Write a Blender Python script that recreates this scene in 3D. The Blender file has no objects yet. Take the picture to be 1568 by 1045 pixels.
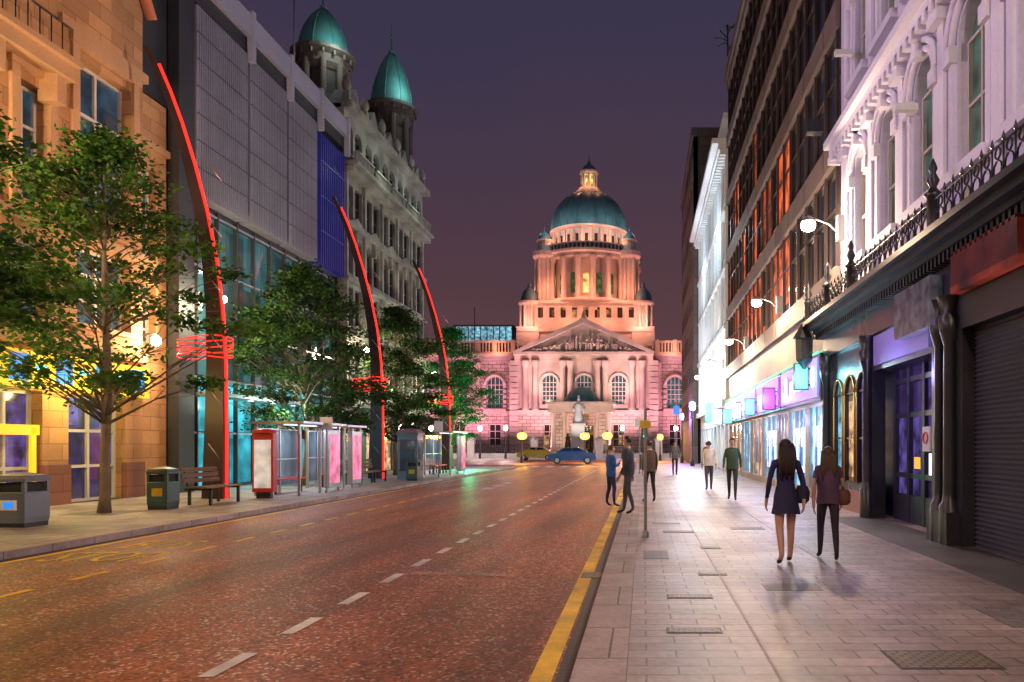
import bpy, math, random
import numpy as np
from mathutils import Vector, Matrix
random.seed(7); rng=np.random.default_rng(11)
scene=bpy.context.scene
COL=scene.collection
# ------------------------------------------------------------ materials
def _nt(name):
    m=bpy.data.materials.new(name); m.use_nodes=True
    nt=m.node_tree; b=nt.nodes['Principled BSDF']
    return m,nt,b
def _coord(nt,flat):
    tc=nt.nodes.new('ShaderNodeTexCoord')
    if flat: return tc.outputs['Object']
    s=nt.nodes.new('ShaderNodeSeparateXYZ'); nt.links.new(tc.outputs['Object'],s.inputs[0])
    a=nt.nodes.new('ShaderNodeMath'); a.operation='ADD'
    nt.links.new(s.outputs[0],a.inputs[0]); nt.links.new(s.outputs[1],a.inputs[1])
    c=nt.nodes.new('ShaderNodeCombineXYZ'); nt.links.new(a.outputs[0],c.inputs[0]); nt.links.new(s.outputs[2],c.inputs[1])
    return c.outputs[0]
def M(name,col,rough=.75,var=.2,scale=2.0,bump=.15,metal=0,brick=None,emis=None,estr=0,flat=False,spec=.4,mortar=.55,speck=0,spots=0):
    m,nt,b=_nt(name); L=nt.links.new
    tc=nt.nodes.new('ShaderNodeTexCoord')
    n1=nt.nodes.new('ShaderNodeTexNoise'); n1.inputs['Scale'].default_value=scale*.35; n1.inputs['Detail'].default_value=6; L(tc.outputs['Object'],n1.inputs['Vector'])
    n2=nt.nodes.new('ShaderNodeTexNoise'); n2.inputs['Scale'].default_value=scale*12; n2.inputs['Detail'].default_value=3; L(tc.outputs['Object'],n2.inputs['Vector'])
    ad=nt.nodes.new('ShaderNodeMath'); ad.operation='ADD'; L(n1.outputs[0],ad.inputs[0])
    mu=nt.nodes.new('ShaderNodeMath'); mu.operation='MULTIPLY'; mu.inputs[1].default_value=.5; L(n2.outputs[0],mu.inputs[0]); L(mu.outputs[0],ad.inputs[1])
    mr=nt.nodes.new('ShaderNodeMapRange'); mr.inputs[1].default_value=.5; mr.inputs[2].default_value=1.0
    mr.inputs[3].default_value=1-var; mr.inputs[4].default_value=1+var; L(ad.outputs[0],mr.inputs[0])
    sc=nt.nodes.new('ShaderNodeVectorMath'); sc.operation='SCALE'; L(mr.outputs[0],sc.inputs['Scale'])
    hsrc=n2.outputs[0]
    if brick:
        bt=nt.nodes.new('ShaderNodeTexBrick'); bw,bh,ms=brick
        bt.inputs['Scale'].default_value=1; bt.inputs['Brick Width'].default_value=bw; bt.inputs['Row Height'].default_value=bh
        bt.inputs['Mortar Size'].default_value=ms; bt.inputs['Mortar Smooth'].default_value=.2; bt.inputs['Bias'].default_value=0
        bt.inputs['Color1'].default_value=(*[c*.8 for c in col],1); bt.inputs['Color2'].default_value=(*[min(1,c*1.15) for c in col],1)
        bt.inputs['Mortar'].default_value=(*[c*mortar for c in col],1)
        L(_coord(nt,flat),bt.inputs['Vector']); L(bt.outputs['Color'],sc.inputs[0])
    else: sc.inputs[0].default_value=col
    out=sc.outputs[0]
    if speck:
        v=nt.nodes.new('ShaderNodeTexVoronoi'); v.inputs['Scale'].default_value=40; L(tc.outputs['Object'],v.inputs['Vector'])
        sp_=nt.nodes.new('ShaderNodeSeparateXYZ'); L(v.outputs['Color'],sp_.inputs[0])
        r=nt.nodes.new('ShaderNodeMapRange'); r.inputs[1].default_value=.0; r.inputs[2].default_value=1; r.inputs[3].default_value=1-speck; r.inputs[4].default_value=1+speck; L(sp_.outputs[0],r.inputs[0])
        s2=nt.nodes.new('ShaderNodeVectorMath'); s2.operation='SCALE'; L(out,s2.inputs[0]); L(r.outputs[0],s2.inputs['Scale']); out=s2.outputs[0]
        g2=nt.nodes.new('ShaderNodeMath'); g2.operation='GREATER_THAN'; g2.inputs[1].default_value=.92; L(sp_.outputs[1],g2.inputs[0])
        mxc=nt.nodes.new('ShaderNodeMix'); mxc.data_type='RGBA'; L(g2.outputs[0],mxc.inputs[0]); L(out,mxc.inputs[6]); mxc.inputs[7].default_value=(.50,.36,.27,1); out=mxc.outputs[2]
        mp=nt.nodes.new('ShaderNodeMapping'); mp.inputs['Scale'].default_value=(1.1,.13,1); L(tc.outputs['Object'],mp.inputs[0])
        nw=nt.nodes.new('ShaderNodeTexNoise'); nw.inputs['Scale'].default_value=1; nw.inputs['Detail'].default_value=7; L(mp.outputs[0],nw.inputs['Vector'])
        rw=nt.nodes.new('ShaderNodeMapRange'); rw.inputs[1].default_value=.32; rw.inputs[2].default_value=.68; rw.inputs[3].default_value=.42; rw.inputs[4].default_value=1.4; L(nw.outputs[0],rw.inputs[0])
        s3=nt.nodes.new('ShaderNodeVectorMath'); s3.operation='SCALE'; L(out,s3.inputs[0]); L(rw.outputs[0],s3.inputs['Scale']); out=s3.outputs[0]; hsrc=sp_.outputs[0]
    if spots:
        v=nt.nodes.new('ShaderNodeTexVoronoi'); v.inputs['Scale'].default_value=2.6; L(tc.outputs['Object'],v.inputs['Vector'])
        r=nt.nodes.new('ShaderNodeMapRange'); r.inputs[1].default_value=.05; r.inputs[2].default_value=.09; r.inputs[3].default_value=1-spots; r.inputs[4].default_value=1; L(v.outputs['Distance'],r.inputs[0])
        nw=nt.nodes.new('ShaderNodeTexNoise'); nw.inputs['Scale'].default_value=.9; nw.inputs['Detail'].default_value=9; nw.inputs['Roughness'].default_value=.7; L(tc.outputs['Object'],nw.inputs['Vector'])
        rw=nt.nodes.new('ShaderNodeMapRange'); rw.inputs[1].default_value=.35; rw.inputs[2].default_value=.62; rw.inputs[3].default_value=.55; rw.inputs[4].default_value=1.1; L(nw.outputs[0],rw.inputs[0])
        mm=nt.nodes.new('ShaderNodeMath'); mm.operation='MULTIPLY'; L(r.outputs[0],mm.inputs[0]); L(rw.outputs[0],mm.inputs[1])
        s2=nt.nodes.new('ShaderNodeVectorMath'); s2.operation='SCALE'; L(out,s2.inputs[0]); L(mm.outputs[0],s2.inputs['Scale']); out=s2.outputs[0]
    L(out,b.inputs['Base Color'])
    rr=nt.nodes.new('ShaderNodeMapRange'); rr.inputs[3].default_value=max(.03,rough-.12); rr.inputs[4].default_value=min(1,rough+.12); L(n1.outputs[0],rr.inputs[0]); L(rr.outputs[0],b.inputs['Roughness'])
    b.inputs['Metallic'].default_value=metal; b.inputs['Specular IOR Level'].default_value=spec
    if bump:
        bp=nt.nodes.new('ShaderNodeBump'); bp.inputs['Strength'].default_value=bump; bp.inputs['Distance'].default_value=.02; L(hsrc,bp.inputs['Height'])
        if brick:
            bp2=nt.nodes.new('ShaderNodeBump'); bp2.invert=True; bp2.inputs['Strength'].default_value=.6; bp2.inputs['Distance'].default_value=.02; L(bt.outputs['Fac'],bp2.inputs['Height']); L(bp.outputs[0],bp2.inputs['Normal']); L(bp2.outputs[0],b.inputs['Normal'])
        else: L(bp.outputs[0],b.inputs['Normal'])
    if emis: b.inputs['Emission Color'].default_value=(*emis,1); b.inputs['Emission Strength'].default_value=estr
    return m
def E(name,col,s):
    m,nt,b=_nt(name); b.inputs['Base Color'].default_value=(*[c*.4 for c in col],1); b.inputs['Emission Color'].default_value=(*col,1); b.inputs['Emission Strength'].default_value=s
    return m
def GL(name,base=(.02,.025,.035),rough=.08,lit=None,s=0,cell=(1.2,1.2,1.6),thr=.5,glow=0,spec=.9,nscale=1.5,lo=.12):
    m,nt,b=_nt(name); L=nt.links.new
    b.inputs['Base Color'].default_value=(*base,1); b.inputs['Roughness'].default_value=rough; b.inputs['Specular IOR Level'].default_value=spec
    tc=nt.nodes.new('ShaderNodeTexCoord')
    nz=nt.nodes.new('ShaderNodeTexNoise'); nz.inputs['Scale'].default_value=1.3; L(tc.outputs['Object'],nz.inputs['Vector'])
    bp=nt.nodes.new('ShaderNodeBump'); bp.inputs['Strength'].default_value=.06; bp.inputs['Distance'].default_value=.05; L(nz.outputs[0],bp.inputs['Height']); L(bp.outputs[0],b.inputs['Normal'])
    if lit:
        sn=nt.nodes.new('ShaderNodeVectorMath'); sn.operation='SNAP'; sn.inputs[1].default_value=cell; L(tc.outputs['Object'],sn.inputs[0])
        wn=nt.nodes.new('ShaderNodeTexWhiteNoise'); L(sn.outputs[0],wn.inputs['Vector'])
        mr=nt.nodes.new('ShaderNodeMapRange'); mr.inputs[1].default_value=thr; mr.inputs[2].default_value=1; mr.inputs[3].default_value=glow; mr.inputs[4].default_value=1; L(wn.outputs[0],mr.inputs[0])
        n3=nt.nodes.new('ShaderNodeTexNoise'); n3.inputs['Scale'].default_value=nscale; n3.inputs['Detail'].default_value=5; L(tc.outputs['Object'],n3.inputs['Vector'])
        m3=nt.nodes.new('ShaderNodeMapRange'); m3.inputs[1].default_value=.35; m3.inputs[2].default_value=.68; m3.inputs[3].default_value=lo; m3.inputs[4].default_value=1.2; L(n3.outputs[0],m3.inputs[0])
        mm=nt.nodes.new('ShaderNodeMath'); mm.operation='MULTIPLY'; L(mr.outputs[0],mm.inputs[0]); L(m3.outputs[0],mm.inputs[1])
        m2=nt.nodes.new('ShaderNodeMath'); m2.operation='MULTIPLY'; m2.inputs[1].default_value=s; L(mm.outputs[0],m2.inputs[0])
        L(m2.outputs[0],b.inputs['Emission Strength']); b.inputs['Emission Color'].default_value=(*lit,1)
    return m
def LEAF(name,c1,c2):
    m,nt,b=_nt(name); L=nt.links.new
    tc=nt.nodes.new('ShaderNodeTexCoord'); n=nt.nodes.new('ShaderNodeTexNoise'); n.inputs['Scale'].default_value=2.2; n.inputs['Detail'].default_value=8; L(tc.outputs['Object'],n.inputs['Vector'])
    cr=nt.nodes.new('ShaderNodeValToRGB'); cr.color_ramp.elements[0].position=.38; cr.color_ramp.elements[1].position=.66
    cr.color_ramp.elements[0].color=(*c1,1); cr.color_ramp.elements[1].color=(*c2,1); L(n.outputs[0],cr.inputs[0]); L(cr.outputs[0],b.inputs['Base Color'])
    b.inputs['Roughness'].default_value=.6; b.inputs['Specular IOR Level'].default_value=.2
    tr=nt.nodes.new('ShaderNodeBsdfTranslucent'); L(cr.outputs[0],tr.inputs['Color'])
    mx=nt.nodes.new('ShaderNodeMixShader'); mx.inputs[0].default_value=.4; L(b.outputs[0],mx.inputs[1]); L(tr.outputs[0],mx.inputs[2])
    L(mx.outputs[0],nt.nodes['Material Output'].inputs['Surface'])
    return m
# ------------------------------------------------------------ builder
class G:
    def __init__(s,name,loc=(0,0,0)):
        s.root=bpy.data.objects.new(name,None); s.root.empty_display_size=.3; s.root.location=loc; COL.objects.link(s.root)
        s.loc=Vector(loc); s.p={}; s.name=name
    def part(s,n):
        if n not in s.p: s.p[n]=dict(v=[],f=[],m=[],mats=[],sm=[])
        return s.p[n]
    def add(s,n,mat,vs,fs,smooth=False):
        p=s.part(n)
        if mat not in p['mats']: p['mats'].append(mat)
        mi=p['mats'].index(mat); o=len(p['v'])
        p['v'].extend([tuple(v) for v in vs]); p['f'].extend([tuple(i+o for i in f) for f in fs]); p['m'].extend([mi]*len(fs)); p['sm'].extend([smooth]*len(fs))
    def box(s,n,mat,x0,x1,y0,y1,z0,z1):
        v=[(x0,y0,z0),(x1,y0,z0),(x1,y1,z0),(x0,y1,z0),(x0,y0,z1),(x1,y0,z1),(x1,y1,z1),(x0,y1,z1)]
        s.add(n,mat,v,[(0,3,2,1),(4,5,6,7),(0,1,5,4),(1,2,6,5),(2,3,7,6),(3,0,4,7)])
    def fbox(s,n,mat,F,u0,u1,v0,v1,d0,d1):
        O,U,N=F
        P=lambda u,v,d:tuple(O[i]+U[i]*u+N[i]*d+(v if i==2 else 0) for i in range(3))
        v=[P(u0,v0,d0),P(u1,v0,d0),P(u1,v0,d1),P(u0,v0,d1),P(u0,v1,d0),P(u1,v1,d0),P(u1,v1,d1),P(u0,v1,d1)]
        s.add(n,mat,v,[(0,3,2,1),(4,5,6,7),(0,1,5,4),(1,2,6,5),(2,3,7,6),(3,0,4,7)])
    def lathe(s,n,mat,cx,cy,prof,seg=20,smooth=True,cap=True,a0=0):
        vs=[];fs=[]
        for r,z in prof:
            for i in range(seg):
                a=a0+2*math.pi*i/seg; vs.append((cx+r*math.cos(a),cy+r*math.sin(a),z))
        for j in range(len(prof)-1):
            for i in range(seg):
                k=(i+1)%seg; fs.append((j*seg+i,j*seg+k,(j+1)*seg+k,(j+1)*seg+i))
        s.add(n,mat,vs,fs,smooth)
        if cap:
            s.add(n,mat,vs[-seg:],[tuple(range(seg))]); s.add(n,mat,vs[:seg],[tuple(reversed(range(seg)))])
    def cyl(s,n,mat,cx,cy,z0,z1,r,r1=None,seg=12): s.lathe(n,mat,cx,cy,[(r,z0),(r1 if r1 is not None else r,z1)],seg)
    def tube(s,n,mat,pts,rad,seg=6):
        pts=[Vector(p) for p in pts]
        if not hasattr(rad,'__len__'): rad=[rad]*len(pts)
        vs=[];fs=[];N=len(pts)
        for i,p in enumerate(pts):
            t=(pts[min(i+1,N-1)]-pts[max(i-1,0)])
            if t.length<1e-6: t=Vector((0,0,1))
            t.normalize(); a=t.cross(Vector((0.13,1,0.07)))
            if a.length<.1: a=t.cross(Vector((1,0,0)))
            a.normalize(); b=t.cross(a)
            for k in range(seg):
                an=2*math.pi*k/seg; vs.append(p+(a*math.cos(an)+b*math.sin(an))*rad[i])
        for i in range(N-1):
            for k in range(seg):
                q=(k+1)%seg; fs.append((i*seg+k,i*seg+q,(i+1)*seg+q,(i+1)*seg+k))
        fs.append(tuple(range(seg))[::-1]); fs.append(tuple((N-1)*seg+k for k in range(seg)))
        s.add(n,mat,vs,fs,True)
    def facade(s,F,mat,u0,u1,v0,v1,ops,depth=.3,glass=None,frame=None,mull=(1,1),part='walls',bar=.06,sill=None):
        O,U,N=F
        P=lambda u,v,d:tuple(O[i]+U[i]*u+N[i]*d+(v if i==2 else 0) for i in range(3))
        ops=[o if len(o)>5 else tuple(list(o)+[glass]) for o in [tuple(o) if len(o)>4 else tuple(list(o)+[False]) for o in ops]]
        us=sorted({u0,u1,*[o[0] for o in ops],*[o[1] for o in ops]}); vs_=sorted({v0,v1,*[o[2] for o in ops],*[o[3] for o in ops]})
        us=[u for u in us if u0-1e-6<=u<=u1+1e-6]; vs_=[v for v in vs_ if v0-1e-6<=v<=v1+1e-6]
        V=[];Fc=[]
        def q(a,b,c,d):
            o=len(V); V.extend([a,b,c,d]); Fc.append((o,o+1,o+2,o+3))
        for i in range(len(us)-1):
            for j in range(len(vs_)-1):
                cu=(us[i]+us[i+1])/2; cv=(vs_[j]+vs_[j+1])/2
                if not any(o[0]<cu<o[1] and o[2]<cv<o[3] for o in ops): q(P(us[i],vs_[j],0),P(us[i+1],vs_[j],0),P(us[i+1],vs_[j+1],0),P(us[i],vs_[j+1],0))
        D=-depth-.12
        q(P(u0,v0,0),P(u0,v1,0),P(u0,v1,D),P(u0,v0,D)); q(P(u1,v0,0),P(u1,v1,0),P(u1,v1,D),P(u1,v0,D))
        q(P(u0,v1,0),P(u1,v1,0),P(u1,v1,D),P(u0,v1,D)); q(P(u0,v0,0),P(u1,v0,0),P(u1,v0,D),P(u0,v0,D))
        for a,b,c,d,arch,gm in ops:
            sp=d
            if arch:
                r=(b-a)/2; rz=r if arch is True else arch; sp=d-rz; K=8; pr=None
                for k in range(K+1):
                    an=math.pi*k/K; uu=(a+b)/2-r*math.cos(an); vv=sp+rz*math.sin(an)
                    if pr:
                        q(P(pr[0],pr[1],0),P(uu,vv,0),P(uu,d,0),P(pr[0],d,0)); q(P(pr[0],pr[1],0),P(uu,vv,0),P(uu,vv,-depth),P(pr[0],pr[1],-depth))
                    pr=(uu,vv)
            else: q(P(a,d,0),P(b,d,0),P(b,d,-depth),P(a,d,-depth))
            q(P(a,c,0),P(b,c,0),P(b,c,-depth),P(a,c,-depth)); q(P(a,c,0),P(a,sp,0),P(a,sp,-depth),P(a,c,-depth)); q(P(b,c,0),P(b,sp,0),P(b,sp,-depth),P(b,c,-depth))
            if gm: s.add('windows',gm,[P(a,c,-depth),P(b,c,-depth),P(b,d,-depth),P(a,d,-depth)],[(0,1,2,3)])
            if frame:
                nu,nv=mull; w=bar
                for k in range(nu+1):
                    uu=a+(b-a)*k/nu; uu=min(max(uu,a+w/2),b-w/2); s.fbox('window_frames',frame,F,uu-w/2,uu+w/2,c,(d if (0<k<nu or not arch) else sp),-depth+.002,-depth+.07)
                for k in range(nv+1):
                    vv=c+(sp-c)*k/nv; vv=min(max(vv,c+w/2),sp-w/2 if not arch else sp); s.fbox('window_frames',frame,F,a,b,vv-w/2,vv+w/2,-depth+.005,-depth+.066)
            if sill: s.fbox('sills',sill,F,a-.12,b+.12,c-.14,c-.002,-.1,.12)
        s.add(part,mat,V,Fc)
    def done(s):
        for n,p in s.p.items():
            me=bpy.data.meshes.new(n); L=s.loc
            me.from_pydata([(v[0]-L.x,v[1]-L.y,v[2]-L.z) for v in p['v']],[],p['f'])
            for m in p['mats']: me.materials.append(m)
            me.polygons.foreach_set('material_index',p['m']); me.polygons.foreach_set('use_smooth',p['sm'])
            me.update()
            o=bpy.data.objects.new(n,me); COL.objects.link(o); o.parent=s.root
        return s
    def light(s,kind,loc,power,col,size=.15,target=None,spot=None,name='lamp_light'):
        l=bpy.data.lights.new(name,kind); l.energy=power; l.color=col
        if kind=='AREA': l.size=size
        else: l.shadow_soft_size=size
        if kind=='SPOT': l.spot_size=math.radians(spot or 90); l.spot_blend=.8
        o=bpy.data.objects.new(name,l); COL.objects.link(o); o.parent=s.root; o.location=Vector(loc)-s.loc
        if target is not None: o.rotation_euler=(Vector(target)-Vector(loc)).to_track_quat('-Z','Y').to_euler()
        return o
FL=((-15,0,0),(0,1,0),(1,0,0)); FR=((4.9,0,0),(0,1,0),(-1,0,0))
def text_mesh(g,part,txt,mat,loc,rot,size,ext=.02,sx=1):
    c=bpy.data.curves.new(part,'FONT'); c.body=txt; c.size=size; c.extrude=ext; c.align_x='CENTER'; c.resolution_u=2
    o=bpy.data.objects.new(part,c); COL.objects.link(o); bpy.context.view_layer.update()
    me=bpy.data.meshes.new_from_object(o.evaluated_get(bpy.context.evaluated_depsgraph_get())); bpy.data.objects.remove(o)
    me.materials.clear(); me.materials.append(mat)
    o=bpy.data.objects.new(part,me); COL.objects.link(o); o.parent=g.root; o.location=Vector(loc)-g.loc; o.rotation_euler=rot; o.scale=(1,sx,1)
# ------------------------------------------------------------ palette
m_sand=M('sandstone',(.45,.24,.105),.8,.25,1.5,.2,brick=(.9,.42,.012),mortar=.6)
m_sand2=M('sandstone_smooth',(.48,.28,.14),.8,.2,1.5,.15)
m_sandred=M('red_sandstone_plinth',(.22,.09,.06),.6,.2,2,.15,brick=(.9,.45,.012))
m_port=M('portland_stone',(.46,.41,.38),.8,.25,1.2,.2)
m_portb=M('rusticated_stone',(.44,.39,.36),.8,.25,1.2,.2,brick=(1.4,.6,.05),mortar=.3)
m_grime=M('weathered_limestone',(.20,.205,.185),.85,.6,2.5,.35)
m_grimed=M('dark_weathered_stone',(.075,.065,.06),.85,.4,2,.3)
m_turst=M('brown_weathered_stone',(.14,.115,.095),.85,.4,2,.3)
m_copper=M('verdigris_copper',(.07,.25,.24),.55,.35,2.5,.15)
m_copperd=M('dark_verdigris_copper',(.07,.16,.19),.5,.35,1.2,.1)
m_dark=M('dark_cladding',(.035,.038,.045),.5,.3,2,.1)
m_black=M('black_painted_iron',(.018,.018,.022),.35,.3,4,.05)
m_core=M('dark_interior',(.02,.02,.022),.9)
m_panel=M('grey_metal_panel',(.25,.26,.31),.5,.2,1,.05)
m_lav=M('lavender_grey_fascia',(.30,.31,.40),.5,.15,1,.05)
m_blue=M('deep_blue_fin',(.03,.035,.22),.4,.2,1,.05,emis=(.05,.05,.6),estr=.06)
m_teal=GL('teal_curtain_glass',(.03,.08,.09),.05,lit=(.14,.46,.52),s=.30,cell=(50,1.25,1.9),thr=.1,glow=.12,lo=.3,nscale=.9)
m_cyan=GL('cyan_lit_glass',(.03,.1,.12),.05,lit=(.07,.72,.9),s=1.5,cell=(50,1.25,1.9),thr=.1,glow=.35,lo=.3,nscale=1.2)
m_glass=GL('dark_window_glass')
m_glassb=GL('blue_window_glass',(.02,.04,.07),.08,lit=(.15,.45,.7),s=.25,thr=.3,glow=.2)
m_glassw=GL('warm_lit_window_glass',(.03,.025,.02),.1,lit=(1,.5,.2),s=.8,thr=.55,cell=(1,1.1,1.7))
m_glassg=GL('green_tinted_glass',(.03,.05,.04),.1,lit=(.25,.5,.42),s=.25,thr=0,glow=.4,cell=(9,9,9))
m_glassr=GL('red_reflection_glow_glass',(.02,.02,.03),.05,lit=(1,.15,.05),s=1.5,thr=.55,cell=(9,1.2,3.25),nscale=1.3)  # emission paints the red masts' reflection onto the office glass
m_frame=M('white_window_frame',(.6,.58,.52),.5,.1)
m_framed=M('dark_window_frame',(.04,.045,.05),.4,.1)
m_framem=M('aluminium_frame',(.35,.36,.38),.35,.1,metal=.7)
m_stucco=M('white_stucco',(.58,.57,.74),.7,.16,1.5,.12)
m_stucco2=M('white_stucco_trim',(.68,.67,.80),.65,.12,2,.1)
m_cream=M('cream_stone_cladding',(.42,.33,.24),.6,.2,1.5,.1,brick=(1.2,1.3,.01),mortar=.55)
m_brown=M('bronze_fin_metal',(.055,.04,.04),.45,.25,1.5,.1,metal=.2)
m_brownl=M('brown_concrete_band',(.15,.11,.10),.7,.3,1.5,.2)
m_brownb=M('brown_concrete_tower',(.11,.085,.08),.8,.2,1,.2,brick=(3,1.6,.04))
m_whiteb=M('white_render',(.68,.71,.74),.7,.12,1,.1)
m_yel=M('yellow_sign_panel',(.75,.5,.02),.4,.06,emis=(1,.55,.02),estr=.7)
m_bluesign=E('blue_sign',(.02,.25,.85),1.0)
m_red=E('red_light_strip_glow',(1,.022,.014),2.2)
m_mast=M('dark_mast_steel',(.045,.025,.03),.45,.3,2,.1,metal=.3)
m_steel=M('brushed_steel',(.4,.4,.42),.35,.12,3,.05,metal=.8)
m_bulb=E('lamp_bulb',(1,.82,.58),60)
m_globe=E('orange_globe',(1,.40,.05),4.5)
m_galv=M('galvanised_steel',(.26,.27,.29),.45,.15,4,.05,metal=.5)
m_lavsign=E('lavender_lit_sign',(.30,.20,.9),.95)
m_purple=E('purple_lit_sign',(.42,.06,.8),1.0)
m_cyansign=E('cyan_lit_sign',(.1,.85,.85),3)
m_whitelit=E('white_lit_panel',(.85,.9,1),1.6)
m_pinkposter=GL('pink_lit_poster',(.3,.05,.15),.2,lit=(1,.22,.38),s=1.1,thr=0,glow=1,nscale=2.5,lo=.4)
m_shop=GL('shop_display',(.05,.06,.08),.12,lit=(.22,.68,1),s=1.6,cell=(9,.8,1.1),thr=.05,glow=.2,nscale=3,lo=.2)
m_shopw=GL('warm_shop_display',(.05,.04,.03),.12,lit=(1,.58,.30),s=1.2,cell=(9,.7,.9),thr=.2,glow=.2,nscale=3)
m_shopp=GL('purple_shop_display',(.03,.02,.05),.1,lit=(.3,.22,.95),s=.45,cell=(9,.8,1.1),thr=.3,glow=.15,nscale=3)
# ------------------------------------------------------------ world
w=bpy.data.worlds.new('World'); scene.world=w; w.use_nodes=True; nt=w.node_tree; L=nt.links.new
bg=nt.nodes['Background']; out=nt.nodes['World Output']
sky=nt.nodes.new('ShaderNodeTexSky'); sky.sky_type='NISHITA'; sky.sun_disc=False; sky.sun_elevation=math.radians(-4); sky.sun_rotation=math.radians(200)
L(sky.outputs[0],bg.inputs[0]); bg.inputs[1].default_value=.02
tc=nt.nodes.new('ShaderNodeTexCoord'); sp=nt.nodes.new('ShaderNodeSeparateXYZ'); L(tc.outputs['Generated'],sp.inputs[0])
nz=nt.nodes.new('ShaderNodeTexNoise'); nz.inputs['Scale'].default_value=2.2; nz.inputs['Detail'].default_value=5; L(tc.outputs['Generated'],nz.inputs['Vector'])
na=nt.nodes.new('ShaderNodeMath'); na.operation='MULTIPLY_ADD'; na.inputs[1].default_value=.22; L(nz.outputs[0],na.inputs[0]); L(sp.outputs[2],na.inputs[2])
cr=nt.nodes.new('ShaderNodeValToRGB'); L(na.outputs[0],cr.inputs[0])
e=cr.color_ramp.elements; e[0].position=.05; e[0].color=(.15,.065,.07,1); e[1].position=.95; e[1].color=(.030,.030,.066,1)
x=e.new(.30); x.color=(.088,.044,.056,1); x=e.new(.58); x.color=(.045,.036,.070,1)
b2=nt.nodes.new('ShaderNodeBackground'); L(cr.outputs[0],b2.inputs[0]); b2.inputs[1].default_value=1.0
ads=nt.nodes.new('ShaderNodeAddShader'); L(bg.outputs[0],ads.inputs[0]); L(b2.outputs[0],ads.inputs[1]); L(ads.outputs[0],out.inputs['Surface'])
sl=bpy.data.lights.new('city_glow_fill_sun','SUN'); sl.energy=.06; sl.angle=math.radians(25); sl.color=(1,.86,.85)  # weak wide sun added as overall fill for the city glow
so=bpy.data.objects.new('city_glow_fill_sun',sl); COL.objects.link(so); so.rotation_euler=(math.radians(38),math.radians(18),0)
# ------------------------------------------------------------ ground
def sheet(name,mat,x0,x1,y0,y1,z):
    g=G(name,((x0+x1)/2,(y0+y1)/2,0))
    g.add('surface',mat,[(x0,y0,z),(x1,y0,z),(x1,y1,z),(x0,y1,z)],[(0,1,2,3)])
    return g
m_ground=M('ground_asphalt',(.06,.055,.055),.8,.2,1,.2)
m_road=M('red_tarmac',(.235,.062,.024),.5,.3,1.6,.9,flat=True,speck=.72,spec=.35)
m_pave=M('granite_block_paving',(.31,.235,.225),.5,.25,1.2,.2,brick=(.44,.2,.008),flat=True,mortar=.3,spots=.35)
m_paveL=M('pale_paving',(.32,.285,.26),.6,.25,1.2,.15,brick=(.6,.4,.008),flat=True,mortar=.4,spots=.3)
m_kerb=M('granite_kerb',(.34,.26,.25),.6,.25,2,.25,brick=(.5,.9,.01),flat=True,mortar=.35,spots=.3)
m_gut=M('gutter',(.05,.042,.038),.6,.3,2,.3,flat=True)
m_yline=M('yellow_road_paint',(.76,.45,.015),.6,.25,6,.3,flat=True,spots=.35)
m_wline=M('white_road_paint',(.68,.63,.58),.6,.25,6,.3,flat=True,spots=.3)
m_slab=M('dark_slab',(.09,.08,.08),.45,.25,2,.2,brick=(.9,.6,.01),flat=True)
m_cover=M('manhole_cover_iron',(.20,.14,.09),.5,.3,5,.4,brick=(.09,.05,.012),flat=True,mortar=.3)
sheet('ground',m_ground,-600,600,-60,1200,-.02).done()
sheet('road',m_road,-9.2,-.48,-12,62,0.0).done()
sheet('cross_street_road',m_road,-60,60,62,86,-.004).done()
g=G('pavement',(2,0,0))
g.box('paving',m_pave,-.11,5.6,-12,62,-.1,.12); g.box('kerb',m_kerb,-.48,-.113,-12,62,-.1,.118)
g.box('shopfront_shade_slabs',m_slab,3.9,4.95,-12,16,.05,.124)  # dark slab strip, its tone stands in for shade along the shopfronts
for cx,cy,sx,sy in [(2.12,5.35,.68,.42),(.42,6.2,.42,.15),(.47,7.6,.42,.17),(.82,8.9,.3,.12),(.62,13.3,.5,.28),(.45,14.7,.5,.25),(1.0,11.2,.26,.2)]:
    g.box('access_covers',m_cover,cx-sx/2,cx+sx/2,cy-sy/2,cy+sy/2,.1,.126)
    g.box('cover_frames',m_gut,cx-sx/2-.02,cx+sx/2+.02,cy-sy/2-.02,cy+sy/2+.02,.1,.1235)
for xx in (.9,2.35): g.box('channel_strips',m_kerb,xx-.012,xx+.012,-12,62,.1,.1225)
m_rep=M('replacement_pavers',(.16,.13,.13),.6,.25,2,.2,brick=(.22,.1,.006),flat=True,mortar=.4)
for a,b,c,d in [(1.3,1.9,7.9,8.3),(3.1,3.5,6.3,7.1),(.0,.35,10.1,10.9),(1.6,2.2,13.6,14.0)]: g.box('paving_repairs',m_rep,a,b,c,d,.1,.1232)
g.done()
g=G('pavement',(-12,0,0))
g.box('paving',m_paveL,-15.6,-9.52,-12,54,-.1,.12); g.box('kerb',m_kerb,-9.517,-9.2,-12,54,-.1,.118)
g.done()
g=G('gutter'); g.box('surface',m_gut,-.62,-.482,-12,62,-.05,.004); g.box('surface',m_gut,-9.198,-9.05,-12,54,-.05,.004)
for yy in (9.3,24): g.box('drain_grate',m_cover,-.78,-.5,yy,yy+.4,-.05,.0095)
g.done()
g=G('road_patch'); m_patch=M('pale_tarmac_patch',(.30,.14,.09),.5,.3,3,.4,flat=True,speck=.4)
g.add('surface',m_patch,[(-3.0,9.6,.003),(-1.6,9.4,.003),(-1.6,9.62,.003),(-3.0,9.8,.003)],[(0,1,2,3)])
g.done()
g=G('road_markings')
def mark(m,x0,x1,y0,y1,z=.006): g.add('paint',m,[(x0,y0,z),(x1,y0,z),(x1,y1,z),(x0,y1,z)],[(0,1,2,3)])
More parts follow.
